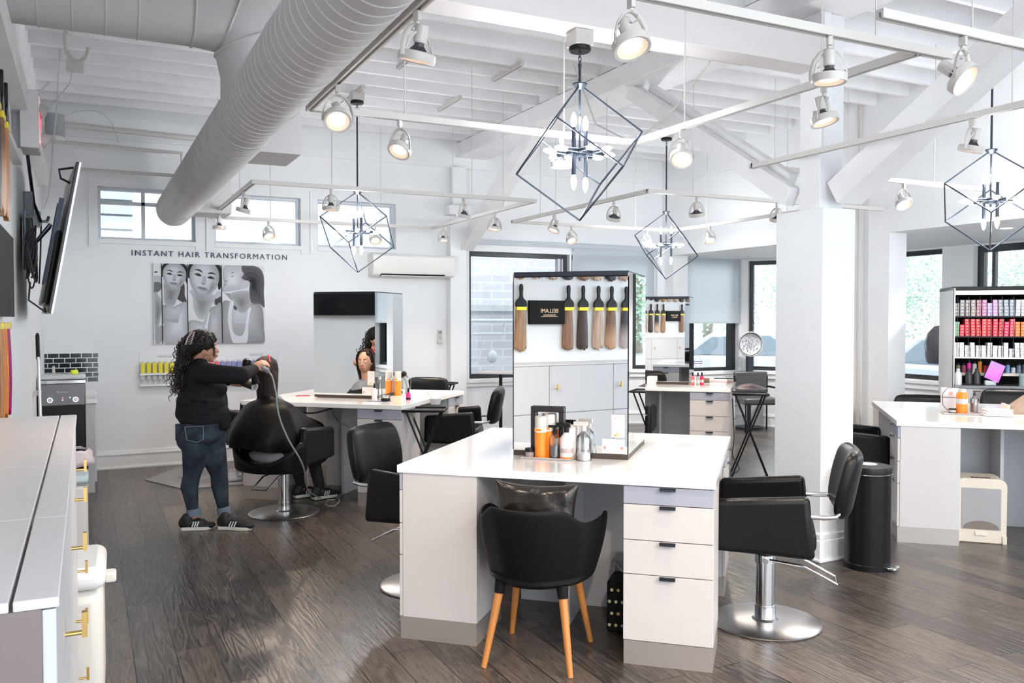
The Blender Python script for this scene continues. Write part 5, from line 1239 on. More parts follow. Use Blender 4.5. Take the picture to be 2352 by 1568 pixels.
# top
top = MB()
def sh(px_, py_, dy, rf, rs, rz_): top.ball(P(px_, py_, dy), (rf, rs, rz_), 22, 14, R_)
sh(455, 872, 0, .135,.175,.12); sh(462, 905, 0, .165,.175,.12); sh(480, 893, .02, .14,.15,.085); sh(461, 935, 0, .172,.17,.11); sh(465, 958, 0, .185,.18,.085); sh(478, 948, .02, .165,.16,.1)
top.cap2(P(456,852,.10), P(456,852,-.10), .08, .085)
top.cap2(P(460,845,-.02), P(459,836,-.02), .07, .062)
top.cap2(P(462,855,-.15), P(505,860,-.19), .083,.074).cap2(P(505,860,-.19), P(553,862,-.17), .074,.068).cap2(P(553,862,-.17), P(583,848,.08), .066,.041)
top.cap2(P(462,858,.15), P(486,872,.25), .07,.056).cap2(P(486,872,.25), P(524,876,.34), .052,.036)
top.cap2(P(424,905,0), P(420,950,0), .05,.06)
top.ball(P(500,962,.05), (.1,.13,.075), 18, 12, R_).ball(P(508,975,.06), (.07,.12,.05), 18, 12, R_)
rnd = random.Random(3)
for k in range(7):     # soft fabric folds round the waist
    z_ = 915+k*8; q = P(462, z_, 0)
    top.tube([q+fd*(.168+.01*math.sin(k))*math.cos(a)+sd*.178*math.sin(a)+Vector((0,0,.012*math.sin(2*a+k*1.3))) for a in [i*2*PI/20 for i in range(20)]], .012, 6, closed=True)
top.build('top', mat('black ribbed knit', (.013,.012,.015), .8, bump=.25, bscale=180, spec=.15), sty, remesh=.009, sm=4)
# jeans
jn = MB()
def je(px_, py_, dy, rf, rs, rz_): jn.ball(P(px_, py_, dy), (rf, rs, rz_), 22, 14, R_)
je(464,972,0, .165,.165,.07); je(464,998,0, .18,.185,.10); je(450,1010,-.04, .145,.13,.105); je(478,1008,.03, .14,.145,.11)
jn.cap2(P(452,1022,-.06), P(441,1088,-.03), .112,.07).cap2(P(441,1088,-.03), P(435,1118,-.01), .066,.068).cap2(P(435,1118,-.01), P(444,1178,.02), .066,.04)
jn.cap2(P(484,1022,.05), P(503,1086,.06), .115,.07).cap2(P(503,1086,.06), P(505,1115,.07), .066,.067).cap2(P(505,1115,.07), P(514,1174,.08), .066,.04)
jeans = jn.build('jeans', mat('dark blue denim', (.035,.045,.06), .85, bump=.3, bscale=250, var=.6, vscale=9, spec=.15), sty, remesh=.009, sm=4)
cuffm = mat('turned denim', (.16,.2,.26), .85, bump=.2, bscale=250)
for a, b in ((P(444,1168,.02), P(446,1184,.02)), (P(513,1164,.08), P(516,1180,.08))): MB().cyl(a, b, .055, .053, 24).build('jean_cuff', cuffm, jeans)
q = P(437, 1000, -.2)
def pocket(px_, py_, dy, w, h):
    c = P(px_, py_, dy); r_ = Vector((.96,.28,0)); mb = MB(); pts = [c+r_*x*w+Vector((0,0,z*h))+Vector((0,-.0,0)) for x, z in ((-1,1),(1,1.05),(1,-.6),(.3,-1),(-.8,-.65))]
    mb.tube(pts+[pts[0]], .0025, 5); return mb
pocket(446, 998, -.205, .066, .06).build('pocket_stitching', mat('pale stitching', (.2,.25,.3), .8), jeans)
MB().box(-.03,.03,-.02,.02,-.065,.065,M=Matrix.Translation(P(412,992,-.05)) @ RZ(.4)).build('phone_pocket', mat('dark pouch', (.03,.04,.06), .7), jeans, bevel=.008)
# shoes
def shoe(mb_pt, d, name_par, L_=.255, up=(.012,.012,.013)):
    a = math.atan2(d.y, d.x); Ms = Matrix.Translation(mb_pt) @ RZ(a)
    def outline(k, w=1.0): return [(L_*(x)-L_*.28, w*y*.05) for x, y in ((0,.55),(.05,.75),(.25,.72),(.45,.78),(.7,1.0),(.9,.85),(1.0,.3),(1.0,-.2),(.92,-.75),(.72,-.95),(.45,-.7),(.25,-.7),(.05,-.7),(0,-.45))]
    sole = MB().prism(smoothp(outline(0),3), .028, M=Ms).build('shoe', solidc((.72,.7,.63), .6), name_par, bevel=.006)
    u_ = MB(); 
    u_.ball(Ms @ Vector((L_*.5,0,.035)), (.085,.043,.032), 18, 10, Ms.to_3x3()).ball(Ms @ Vector((L_*.2,0,.05)), (.09,.04,.045), 18, 10, Ms.to_3x3()).ball(Ms @ Vector((-L_*.16,0,.06)), (.05,.038,.052), 18, 10, Ms.to_3x3()).cap2(Ms @ Vector((-L_*.08,0,.06)), Ms @ Vector((-L_*.1,0,.095)), .042, .042)
    u_.build('shoe_upper', solidc(up, .6), sole, remesh=.006, sm=3)
    mb = MB()
    for k in range(3): mb.tube([Ms @ Vector((L_*(.1+.08*k), -.046, .03)), Ms @ Vector((L_*(.16+.08*k), -.036, .072))], .0055, 5, flat=.4)
    mb.build('shoe_stripe', solidc((.8,.8,.8)), sole, smooth=False)
    mb = MB()
    for k in range(4): mb.tube([Ms @ Vector((L_*(.12+.07*k), -.018, .088-.008*k)), Ms @ Vector((L_*(.14+.07*k), .018, .088-.008*k))], .003, 5)
    mb.build('laces', M['black'], sole); return sole
s1 = P(436, 1215, .0); s1.z = 0; shoe(s1, Vector((.97,.22,0)), sty, .22)
s2 = P(524, 1214, .02); s2.z = 0; shoe(s2, Vector((.99,-.12,0)), sty, .26)
# curly hair
hb = MB()
hb.ball(hc+Vector((0,0,.035))-fd*.02, (.118,.098,.105), 20, 14, R_).ball(P(447,790,-.03), (.1,.09,.1), 18, 12, R_)
hb.ball(P(426,812,-.02), (.07,.07,.09), 16, 10).ball(P(420,845,-.02), (.065,.07,.11), 16, 10).ball(P(424,872,-.03), (.05,.055,.09), 16, 10)
hb.cap2(hc+fd*.07+Vector((0,0,.085)), hc+fd*.095-sd*.02+Vector((0,0,.06)), .035, .02)
hm = mat('dark curly hair', (.01,.008,.007), .42, bump=.8, bscale=45, spec=.3)
hair = hb.build('hair', hm, sty, remesh=.01, sm=2)
cl = MB(); rnd = random.Random(5)
def curl(p, L_, dirv, r, turns, th=.0032):
    d = Vector(dirv).normalized(); u = d.orthogonal().normalized(); w = d.cross(u); ph0 = rnd.uniform(0, 6); pts = []
    n = int(turns*6)
    for i in range(n+1):
        q = i/n; a = ph0+turns*2*PI*q; rr = r*(.5+.5*q)
        pts.append(p+d*L_*q+(u*math.cos(a)+w*math.sin(a))*rr+Vector((0,0,-.02*q*q)))
    cl.tube(pts, [th*(1-.5*i/n) for i in range(n+1)], 4)
for i in range(300):
    q = rnd.random()**.8; px_ = (436 if q < .25 else 431)+rnd.gauss(0,1)*(4+9*q)-9*math.sin(q*PI); py_ = 788+q*92; c = P(px_, py_, rnd.uniform(-.1,.06))
    o_ = Vector((rnd.gauss(-.12,.4), rnd.gauss(-.2,.45), -1.2)); curl(c+Vector((rnd.gauss(0,.022), rnd.gauss(0,.022), 0)), rnd.uniform(.07,.14), o_, rnd.uniform(.006,.015), rnd.uniform(2,4), .0042)
for i in range(320):
    a = rnd.uniform(0, 2*PI); b = rnd.uniform(.0, 1.45); n_ = fd*math.cos(a)*math.sin(b)+sd*math.sin(a)*math.sin(b)+Vector((0,0,math.cos(b)))
    if n_.dot(fd) > .75: continue
    c = hc-fd*.015+Vector((0,0,.03))+Vector((n_.x*.112, n_.y*.105, n_.z*.104)); curl(c, rnd.uniform(.04,.08), -fd*.7+Vector((0,0,-.6))+n_*.25+sd*rnd.gauss(0,.3), rnd.uniform(.006,.011), rnd.uniform(1.5,3), .0045)
for i in range(14): curl(hc+fd*.07-sd*rnd.uniform(.02,.07)+Vector((0,0,rnd.uniform(.02,.07))), rnd.uniform(.06,.12), Vector((.25,-.1,-1)), .008, 3, .0022)
c_ = cl.build('curls', mat('brown black curls', (.02,.012,.009), .4, spec=.4), hair)
c_['kind'] = 'stuff'
cw = MB(); cc_ = P(430, 775, -.13)
for k in range(7): cw.tube([cc_+Vector((.004*k*1.6,0,-.045+.014*k)), cc_+Vector((.03+.004*k,-.02,-.05+.014*k)), cc_+Vector((.035+.004*k,0,-.04+.014*k))], .004, 6)
cw.tube([cc_+Vector((-.01,-.01,-.055)), cc_+Vector((.01,-.015,.0)), cc_+Vector((.045,-.01,.055))], .007, 6)
cw.build('hair_claw', solidc((.5,.4,.42), .35), sty)
# blow dryer, round brush
dr = thing('blow_dryer', 'black and silver blow dryer with long grey cord held over the client', 'hair dryer', base, -YAW)
a_ = P(590,836,.165); MB().cyl(P(598,842,.15), P(616,852,.12), .024, .019, 18).build('handle_end', mat('grey plastic', (.3,.31,.33), .35), dr)
MB().cyl(P(560,838,.2), P(600,843,.15), .021, .022, 18).cyl(P(566,846,.2), P(568,826,.2), .034, .034, 20).build('dryer_body', M['black'], dr)
MB().cyl(P(568,826,.2), P(568.3,823,.2), .034, .03, 20).build('silver_cap', M['chrome'], dr)
MB().cyl(P(583,862,.22), P(588,882,.22), .022, .034, 18).build('nozzle', M['blackmat'], dr)
crd = [P(616,852,.12), P(626,868,.05), P(634,905,-.05), P(637,935,-.1), P(645,968,-.1), P(664,1012,-.12), P(688,1052,-.1), P(699,1080,-.02), P(701,1105,.2), P(712,1130,.6)]
f1 = [pz(740,1143,.01), pz(768,1137,.01), pz(779,1150,.01), pz(768,1162,.01), pz(750,1160,.01), pz(752,1148,.012), pz(772,1146,.012), pz(800,1120,.01), pz(815,1100,.01)]
Rm = Matrix.Rotation(YAW, 3, 'Z'); f1 = [Rm @ (p-base) for p in f1]
MB().tube(sm3(crd+f1), .0065, 8).build('power_cord', mat('grey green rubber cord', (.25,.27,.27), .4), dr)
rb = thing('round_brush', 'round hair brush with white rings held under the dryer', 'hair brush', base, -YAW)
a_, b_ = P(555,877,.33), P(584,888,.26)
MB().cyl(a_, b_, .03, .03, 24).build('bristle_barrel', mat('dark bristles', (.05,.045,.03), .8, bump=1, bscale=300), rb)
MB().cyl(b_, b_+(b_-a_).normalized()*.008, .034, .034, 24).cyl(a_, a_-(b_-a_).normalized()*.008, .032, .032, 24).build('end_ring', M['enamel'], rb)
MB().cyl(b_+(b_-a_).normalized()*.008, b_+(b_-a_).normalized()*.0095, .022, n=20).build('end_disc', solidc((.25,.25,.26)), rb)
MB().cyl(a_, a_-(b_-a_).normalized()*.1, .011, .012, 14).build('brush_handle', M['blackmat'], rb)

# ---------------- the seated client
D1 = 7.33; base, P = frame(D1, 640)
cli = thing('person', 'seated client with long dark hair under a black salon cape, seen from behind', 'person', base, -YAW)
fd = Vector((.38, .925, 0)); sd = Vector((-.925, .38, 0)); R_ = Matrix((fd, sd, Vector((0,0,1)))).transposed()
hc = P(614, 853, 0)
body = MB().ball(hc, (.095,.075,.11), 18, 12, R_).ball(hc+fd*.05+Vector((0,0,-.05)), (.05,.05,.065), 14, 10, R_).cap2(hc+Vector((0,0,-.07)), P(618,918,0), .05, .055)
body.cap2(hc+fd*.1+Vector((0,0,0)), hc+fd*.115+Vector((0,0,-.035)), .008, .012)
for s_ in (-1, 1): body.ball(hc+sd*s_*.076+Vector((0,0,-.02)), (.015,.008,.028), 10, 8, R_)
body.ball(P(620,985,.02), (.1,.15,.16), 16, 12, R_).cap2(P(620,1000,.02), P(625,1040,.05), .13, .14)
kn = []
for s_ in (-1, 1):
    hip = P(625,1045,.08)+sd*s_*.08; knee = hip+fd*.42+Vector((0,0,.0))+sd*s_*.02; ank = knee+fd*.13+Vector((0,0,-.36)); kn.append((hip, knee, ank))
    body.cap2(hip, knee, .085, .062).cap2(knee, ank, .055, .035).cap2(ank, ank+Vector((0,0,-.04)), .034, .036)
    body.cap2(P(620,945,0)+sd*s_*.14, P(622,985,.02)+sd*s_*.18, .04, .04).cap2(P(622,975,.02)+sd*s_*.19, hip+fd*.22+Vector((0,0,.1)), .038, .028)
    hand(body, hip+fd*.22+Vector((0,0,.1)), hip+fd*.27+Vector((0,0,.095)), fd, (0,0,-1), s_, .9, .5)
body.build('skin_body', M['skin'], cli, remesh=.009, sm=3)
for s_ in (-1, 1):
    MB().ball(hc+fd*.086+sd*s_*.03+Vector((0,0,-.002)), .008, 12, 8).build('eye', solidc((.6,.58,.55)), cli)
    MB().tube([hc+fd*(.097-.012*abs(k))+sd*s_*(.015+.012*k)+Vector((0,0,.02+.004*k)) for k in (0,1,2,3)], [.003,.004,.0035,.002], 6).build('eyebrow', solidc((.02,.015,.012)), cli)
MB().ball(hc+fd*.096+Vector((0,0,-.065)), (.01,.02,.009), 12, 8, R_).build('lips', solidc((.4,.12,.12)), cli)
tp_ = MB().ball(P(620,955,.02), (.125,.185,.2), 18, 12, R_).ball(P(620,1010,.02), (.16,.2,.14), 18, 12, R_).ball(P(622,1040,.03), (.17,.2,.08), 18, 12, R_).ball(P(619,1044,-.17), (.12,.2,.06), 18, 12, R_).ball(P(619,1052,-.2), (.1,.18,.045), 18, 12, R_)
tp_.build('sweater', mat('grey sweater', (.2,.21,.23), .8, bump=.2, bscale=60), cli, remesh=.011, sm=3)
lg = MB()
for hip, knee, ank in kn: lg.cap2(hip, knee, .1, .073).cap2(knee, ank, .066, .05)
lg.build('trousers', mat('black trousers', (.012,.012,.013), .7), cli, remesh=.011, sm=3)
for hip, knee, ank in kn:
    q = ank+Vector((0,0,-.115)); shoe(q, Vector((.75,.66,0)), cli, .25)
# cape
rows = []
NK = 48
lv = [(-.0,.052,.05,0),(.03,.075,.065,0),(.045,.15,.095,0),(.075,.215,.14,.0),(.13,.262,.19,.0),(.22,.325,.27,.0),(.32,.385,.33,.0),(.395,.38,.33,.01)]
nk = P(618, 908, -.06)
for zz, rs_, rf_, sh_ in lv:
    r = []
    for i in range(NK):
        a = 2*PI*i/NK; f = math.cos(a); s = math.sin(a); q = zz/.42
        front = max(0, f)**1.3; fold = 1+.055*q*math.sin(a*7+1.1)+.09*q*(.5-abs(math.sin(a*5.5+.7))**.6)
        p = nk+fd*(f*(rf_+front*.44*q*q)*fold+sh_)+sd*(s*rs_*fold*(1 if s > 0 else 1-.16*q))
        z_ = -zz - (.05*q*q*max(0,-s)) + (.10*q*q)*front*0
        if front > 0: z_ = -zz*(1-.22*front*q)
        r.append(p+Vector((0,0,z_)))
    rows.append(r)
# front and side drape hanging past the knees
for e, dz_ in ((.03, .08), (.045, .17), (.03, .26)):
    r = []
    for i in range(NK):
        a = 2*PI*i/NK; f = math.cos(a); s = math.sin(a); p = rows[7][i]
        k = max(0, min(1, (f+.25)*1.6)); 
        o_ = (fd*f+sd*s)*e*k; r.append(p+o_+Vector((0,0,-dz_*k*(1 if s < .2 else .7)-.012*(1-k))))
    rows.append(r)
cp_ = MB().grid(rows, close=True).build('salon_cape', mat('black satin cape', (.004,.0038,.004), .45, bump=.4, bscale=6, spec=.16), cli, ang=180, solid=.004, sub=1)
# long straight hair, sheets of strands
hb = MB().ball(hc+Vector((0,0,.022))-fd*.034, (.098,.098,.112), 18, 12, R_)
hb.loft([[P(px_, py_, -.055)+Vector((math.cos(a)*w_, math.sin(a)*.042-.012*q, 0)) for a in [i*2*PI/18 for i in range(18)]] for q, px_, py_, w_ in ((0,614,850,.07),(.3,614,866,.092),(.6,616,888,.085),(.9,619,910,.066),(1,621,926,.05))])
hb.ball(P(611,824,-.0), (.032,.032,.028), 12, 8).ball(P(630,831,.02), (.022,.022,.024), 12, 8).ball(P(600,834,.0), (.035,.03,.022), 12, 8).ball(P(590,868,0), (.022,.04,.07), 12, 8)
hs = mat('dark brown straight hair', (.022,.012,.009), .5, bump=.5, bscale=30, spec=.3, stretch=(6,6,.4))
hair = hb.build('hair', hs, cli, remesh=.009, sm=2)
cl = MB(); rnd = random.Random(8)
for i in range(300):                                   # strands over the back of the skull, then straight down
    az_ = rnd.uniform(-1.75, 1.75); dirn = -fd*math.cos(az_)+sd*math.sin(az_); pts = []
    for b_ in (.35, .8, 1.2, 1.55): pts.append(hc+Vector((0,0,.02))+dirn*.112*math.sin(b_)*(1-.1*abs(math.sin(az_)))+Vector((0,0,.115*math.cos(b_))))
    e_ = P(618+rnd.gauss(0,1)*2+17*math.sin(az_)*-.0, 0, 0); k_ = rnd.uniform(.66,.8)
    zb = rnd.uniform(908, 934); c0 = P(620, zb, -.09)
    for q in (.5, 1): pts.append(Vector((pts[3].x*(1-q)+(c0.x+(pts[3].x-c0.x)*k_)*q, pts[3].y*(1-q)+(c0.y+(pts[3].y-c0.y)*k_)*q, pts[3].z*(1-q)+c0.z*q))+Vector((rnd.gauss(0,.003),rnd.gauss(0,.002),0)))
    cl.tube(pts, [.0022,.003,.0032,.0032,.0028,.001], 4)
for i in range(26):                                    # lock drawn out to the brush
    a_ = P(596+rnd.uniform(-3,5), 850+rnd.uniform(-6,8), -.08); cl.tube([a_, P(588+rnd.uniform(-2,4), 870, -.1), P(583+rnd.uniform(-5,5), 888+rnd.uniform(-3,3), -.1)], [.003,.003,.0015], 4)
for i in range(16):
    a = rnd.uniform(0, 2*PI); q = P(612,826,0); cl.tube([q+Vector((.042*math.cos(t_)*math.cos(a), .036*math.sin(t_), .034*math.cos(t_)*math.sin(a))) for t_ in [k*PI/4 for k in range(8)]], .0025, 4, closed=True)
o_ = cl.build('hair_strands', hs, hair); o_['kind'] = 'stuff'
for a, b, c_ in (((596,824),(610,833),(.9,.04,.5)),((598,836),(612,843),(.9,.04,.5)),((617,816),(619,830),(.9,.06,.1))):
    MB().cap2(P(*a,-.07), P(*b,-.1), .008, .0065).build('section_clip', solidc(c_, .3), cli)
# ================================================================ things on the worktops
ZT0 = .9
def bottle(name, label, cat, loc, parts, rz=-TB, group=None):
    t = thing(name, label, cat, loc, rz, group)
    for nm, prof, m_ in parts:
        if callable(prof): prof(t, nm, m_)
        else: MB().lathe(prof, 24).build(nm, m_, t)
    return t
WH = M['enamel']; OR = solidc((.9,.25,.02), .35); PK = solidc((.75,.02,.22), .3); BKp = M['black']
def trigger(h, m_=None, white=False):
    def f(t, nm, mm):
        MB().cyl((0,0,h),(0,0,h+.03),.014).box(-.055,.02,-.011,.011,h+.028,h+.05).prism([(-.045,.03+h),(-.075,.008+h),(-.07,.03+h)],.014,M=Matrix(((1,0,0,0),(0,0,1,-.007),(0,1,0,0),(0,0,0,1)))).tube([(-.02,0,h+.03),(-.035,0,h+.005),(-.03,0,h-.01)],.004,6).build(nm, mm, t, bevel=.004)
    return f
def lx(k, px_, y):                 # local x on station k (at local y) seen in picture column px_
    p = ST[k]+BY*y; ca, sa = math.cos(YAW), math.sin(YAW); tx = (px_-1176)/FPX; cp, s_ = math.cos(PITCH), math.sin(PITCH)
    X0 = ca*p.x-sa*p.y; X1 = ca*BX.x-sa*BX.y; Y0 = sa*p.x+ca*p.y; Y1 = sa*BX.x+ca*BX.y
    return (tx*(cp*Y0-s_*(ZT0-CAM_H))-X0)/(X1-tx*cp*Y1)
def onst(k, px_, y, z=ZT0): return sp(k, lx(k, px_, y), y, z)
tr = thing('product_tray', 'low grey tray of styling products in front of the nearest mirror tower', 'tray', onst(1, 1259, -.385), -TB)
MB().box(-.135,.135,-.05,.055,0,.004).tube([(-.135,-.05,.006),(.135,-.05,.006),(.135,.055,.006),(-.135,.055,.006)], .006, 6, closed=True).build('tray_body', solidc((.45,.4,.39), .4), tr)
def on1(px_, py_): return onst(1, px_, -.393 if py_ > 1040 else -.36, ZT0+.004)
bottle('styling_jar', 'small jar with black lid at the left end of the grey tray', 'jar', on1(1217,1046), [('jar_body', [(0,0),(.024,0),(.024,.03),(0,.03)], mat('taupe glass', (.35,.3,.28), .2)), ('lid', [(0,.031),(.026,.031),(.026,.05),(0,.05)], BKp)])
def can(p, label, grp=None, h=.2, r=.031):
    t = bottle('spray_can', label, 'spray can', p, [('can_body', [(0,0),(r,0),(r,.005),(r,h*.62),(0,h*.62)], OR), ('white_band', [(0,h*.62),(r,h*.62),(r,h*.74),(0,h*.74)], mat('white print', (.82,.8,.78), .35)), ('cap', [(0,h*.74),(r*.96,h*.745),(r*.96,h*.98),(r*.85,h),(0,h)], WH)], group=grp)
    MB().box(-r*.8,r*.3,-r-.0008,-r*.5,h*.65,h*.71).build('orange_emblem', OR, t, smooth=False)
    return t
can(on1(1242,1047), 'orange and white hairspray can on the grey tray, nearest the viewer', h=.225, r=.0325)
can(on1(1262,1036), 'second hairspray can with a white cap behind the orange one on the grey tray', h=.232)
bottle('pump_bottle', 'clear bottle with black pump between the orange can and the label spray bottle', 'bottle', on1(1274,1046), [('bottle_body', [(0,0),(.03,0),(.03,.11),(.012,.13),(.01,.135)], M['clear']), ('liquid', [(0,.003),(.026,.003),(.026,.07),(0,.07)], mat('dark clear liquid', (.05,.05,.05), .15)), ('pump', lambda t, n_, m_: MB().cyl((0,0,.13),(0,0,.15),.012).box(-.035,.012,-.008,.008,.165,.178).cyl((0,0,.15),(0,0,.168),.005).build(n_, m_, t, bevel=.003), BKp)])
bottle('spray_bottle', 'white labelled spray bottle with black trigger at the right end of the tray', 'spray bottle', on1(1301,1048), [('bottle_body', [(0,0),(.036,0),(.036,.11),(.014,.14),(.012,.142),(0,.142)], mat('frosted white bottle', (.78,.72,.71), .25)), ('orange_strip', [(.0363,.006),(.0367,.006),(.0367,.014),(.0363,.014)], OR), ('small_print', [(.0363,.035),(.0365,.035),(.0365,.06),(.0363,.06)], mat('grey print', (.5,.4,.4), .5)), ('trigger_head', trigger(.142), BKp)])
bx = MB().box(-.03,.03,-.02,.02,0,.17).build('product_carton', mat('white carton', (.8,.76,.74), .5), loc=on1(1308,1037), rz=-TB, bevel=.002); tag(bx, 'white carton standing behind the trigger bottle on the grey tray', 'carton')
t = bottle('spray_bottle', 'clear plastic spray bottle with white trigger right of the grey tray', 'spray bottle', onst(1,1341,-.385), [('bottle_body', [(0,0),(.042,0),(.043,.11),(.038,.13),(.016,.15),(.014,.155)], M['clear']), ('liquid', [(0,.003),(.035,.003),(.035,.04),(0,.04)], mat('milky liquid', (.82,.8,.78), .2)), ('trigger_head', trigger(.155), WH)])
MB().tube([(.0,0,.13),(.01,0,.05),(-.02,0,.01)], .0025, 6).build('dip_tube', WH, t)
t = thing('hand_mirror', 'black square hand mirror frame standing behind the product tray', 'mirror', sp(1,-.118,-.336,ZT0), -TB)
MB().box(-.093,.093,-.01,.01,.245,.275).box(-.093,-.063,-.01,.01,.0,.245).box(.063,.093,-.01,.01,.0,.245).build('black_frame', mat('black brown frame', (.02,.017,.017), .35), t, bevel=.003)
# flyers stuck to the nearest mirror
def flyer(k, x, y, z, w, h, label, art=True):
    t = thing('flyer', label, 'flyer', sp(k, x, y, z), -TB)
    B(-w/2,w/2,-.0006,0,0,h).build('paper', solidc((.84,.8,.78), .6), t, smooth=False)
    if art:
        for i, c in enumerate(((.9,.3,.2),(.95,.7,.2),(.5,.8,.4),(.5,.5,.85))): MB().add([(-w*.38+w*.19*i,-.0012,h*.04),(-w*.38+w*.19*(i+1),-.0012,h*.04),(0,-.0012,h*.24)],[(0,1,2)]).build('rainbow_print', solidc(c), t, smooth=False)
        MB().box(-w/2,-w/2+.002,-.001,0,0,h).box(-w/2,w/2,-.001,0,h-.002,h).build('pink_border', solidc((.9,.5,.5)), t, smooth=False)
        text('DONATE TO WIN', w*.105, solidc((.3,.25,.25)), t, T(0,-.001,h*.82) @ RX(PI/2), 'heading', ext=.0002)
        mb = MB()
        for i in range(8): mb.box(-w*.25+.001*(i%3),w*.25-.001*(i%2),-.001,0,h*(.34+.05*i),h*(.345+.05*i))
        mb.build('small_print', solidc((.5,.45,.45)), t, smooth=False)
    else:
        text('Smart Salon Service', w*.085, solidc((.5,.45,.45)), t, T(0,-.001,h*.8) @ RX(PI/2), 'heading', ext=.0002)
        for s_ in (-1, 1): MB().lathe([(.0,0),(.009,0),(.009,.0005),(0,.0005)], 16, M=T(s_*w*.38,-.0012,h*.38) @ RX(PI/2)).build('red_seal', solidc((.75,.3,.25)), t)
        mb = MB()
        for i in range(3): mb.box(-w*.2,w*.2,-.001,0,h*(.45+.1*i),h*(.46+.1*i))
        mb.build('small_print', solidc((.6,.5,.5)), t, smooth=False)
    return t
flyer(1, .265, -.3265, 1.02, .07, .122, 'small flyer with a rainbow triangle stuck on the nearest mirror')
flyer(1, .24, -.329, .935, .12, .075, 'small card with two red seals at the lower right of the nearest mirror', False)
flyer(2, .28, -.3265, 1.03, .07, .13, 'small flyer with a rainbow triangle on the back left mirror')
flyer(2, .25, -.329, .935, .12, .075, 'small card with red seals at the foot of the back left mirror', False)
flyer(3, -.25, -.329, .935, .12, .075, 'small white card at the lower left of the far middle mirror', False)
# back left station
def on(px_, py_, z=ZT0): return pz(px_, py_, z)
bottle('serum_bottle', 'white bottle with black nozzle in front of the back left mirror', 'bottle', on(860,921), [('bottle_body', [(0,0),(.025,0),(.026,.1),(.012,.12),(0,.12)], mat('pearl white bottle', (.8,.76,.78), .3)), ('nozzle', [(0,.12),(.011,.12),(.009,.145),(.004,.165),(0,.165)], BKp)])
bottle('clear_bottle', 'tall clear bottle right of the white nozzle bottle on the back left station', 'bottle', on(873,918), [('bottle_body', [(0,0),(.02,0),(.02,.15),(.01,.17),(.01,.19)], M['clear']), ('cap', [(0,.19),(.013,.19),(.013,.215),(0,.215)], WH)])
can(on(896,907), 'left one of two orange hairspray cans on the back left station', h=.235, r=.034)
can(on(914,908), 'right one of two orange hairspray cans on the back left station', h=.235, r=.034)
t = bottle('clear_pitcher', 'clear plastic pitcher with handle beside the two orange cans', 'pitcher', on(927,900), [('jug_body', [(0,0),(.035,0),(.04,.17),(.042,.17)], M['clear'])])
MB().tube([(.035,0,.03),(.075,0,.04),(.08,0,.13),(.04,0,.16)], .006, 8).build('jug_handle', M['clear'], t)
t = thing('hose_dryer', 'grey coiled hose dryer resting behind the pitcher', 'hair dryer', on(934,905), -TB)
MB().tube([(0,0,.0),(.01,0,.08),(0,0,.14),(-.03,0,.18)], .016, 10).build('hose', mat('grey hose', (.3,.34,.36), .4), t); MB().cap2((-.05,0,.19),(-.03,0,.2),.03,.03).build('dryer_head', BKp, t)
bottle('pink_spray_bottle', 'magenta spray bottle with black cap on the folding tray', 'bottle', Vector((*pz(938,928,.862).xy,.862)), [('bottle_body', [(0,0),(.021,0),(.022,.09),(.012,.11),(0,.11)], PK), ('label_band', [(.0222,.045),(.0226,.045),(.0226,.062),(.0222,.062)], BKp), ('cap', [(0,.11),(.01,.11),(.009,.15),(0,.15)], BKp)])
t = bottle('mixing_bowl', 'translucent mixing bowl with a white stick on the folding tray', 'bowl', Vector((*pz(1000,928,.862).xy,.862)), [('bowl_body', [(0,.0),(.04,.0),(.055,.055),(.058,.055),(.043,.0),(.0,.004)], mat('milky plastic', (.75,.76,.77), .3))])
MB().tube([(.02,0,.02),(-.09,0,.11)], .0035, 6).build('mixing_stick', WH, t)
t = thing('cutting_brush', 'black round brush lying on a blue grey pad in front of the back left mirror', 'hair brush', on(886,922), -TB+.3)
MB().prism([(math.cos(a)*.06, math.sin(a)*.035) for a in [i*PI/8 for i in range(16)]]+[], .006).box(-.16,-.05,-.01,.01,0,.008).build('blue_pad', solidc((.25,.3,.42)), t, bevel=.002)
MB().lathe([(0,.006),(.04,.006),(.045,.02),(.035,.03),(0,.032)], 24).build('brush_head', M['blackmat'], t); MB().lathe([(.03,.034),(.04,.034),(.043,.06),(.033,.06)], 24).build('clear_ring', M['clear'], t)
t = thing('clipboard', 'white clipboard with steel clip and red pen on the back left worktop', 'clipboard', on(705,911), -TB+.2)
B(-.12,.12,-.08,.08,0,.006).build('board', solidc((.7,.66,.62)), t, smooth=False); B(.085,.12,-.035,.035,.006,.02).build('steel_clip', M['steel'], t, bevel=.004)
MB().cyl((-.1,-.03,.012),(.03,-.0,.012),.005,n=10).build('red_pen', solidc((.8,.02,.08)), t)
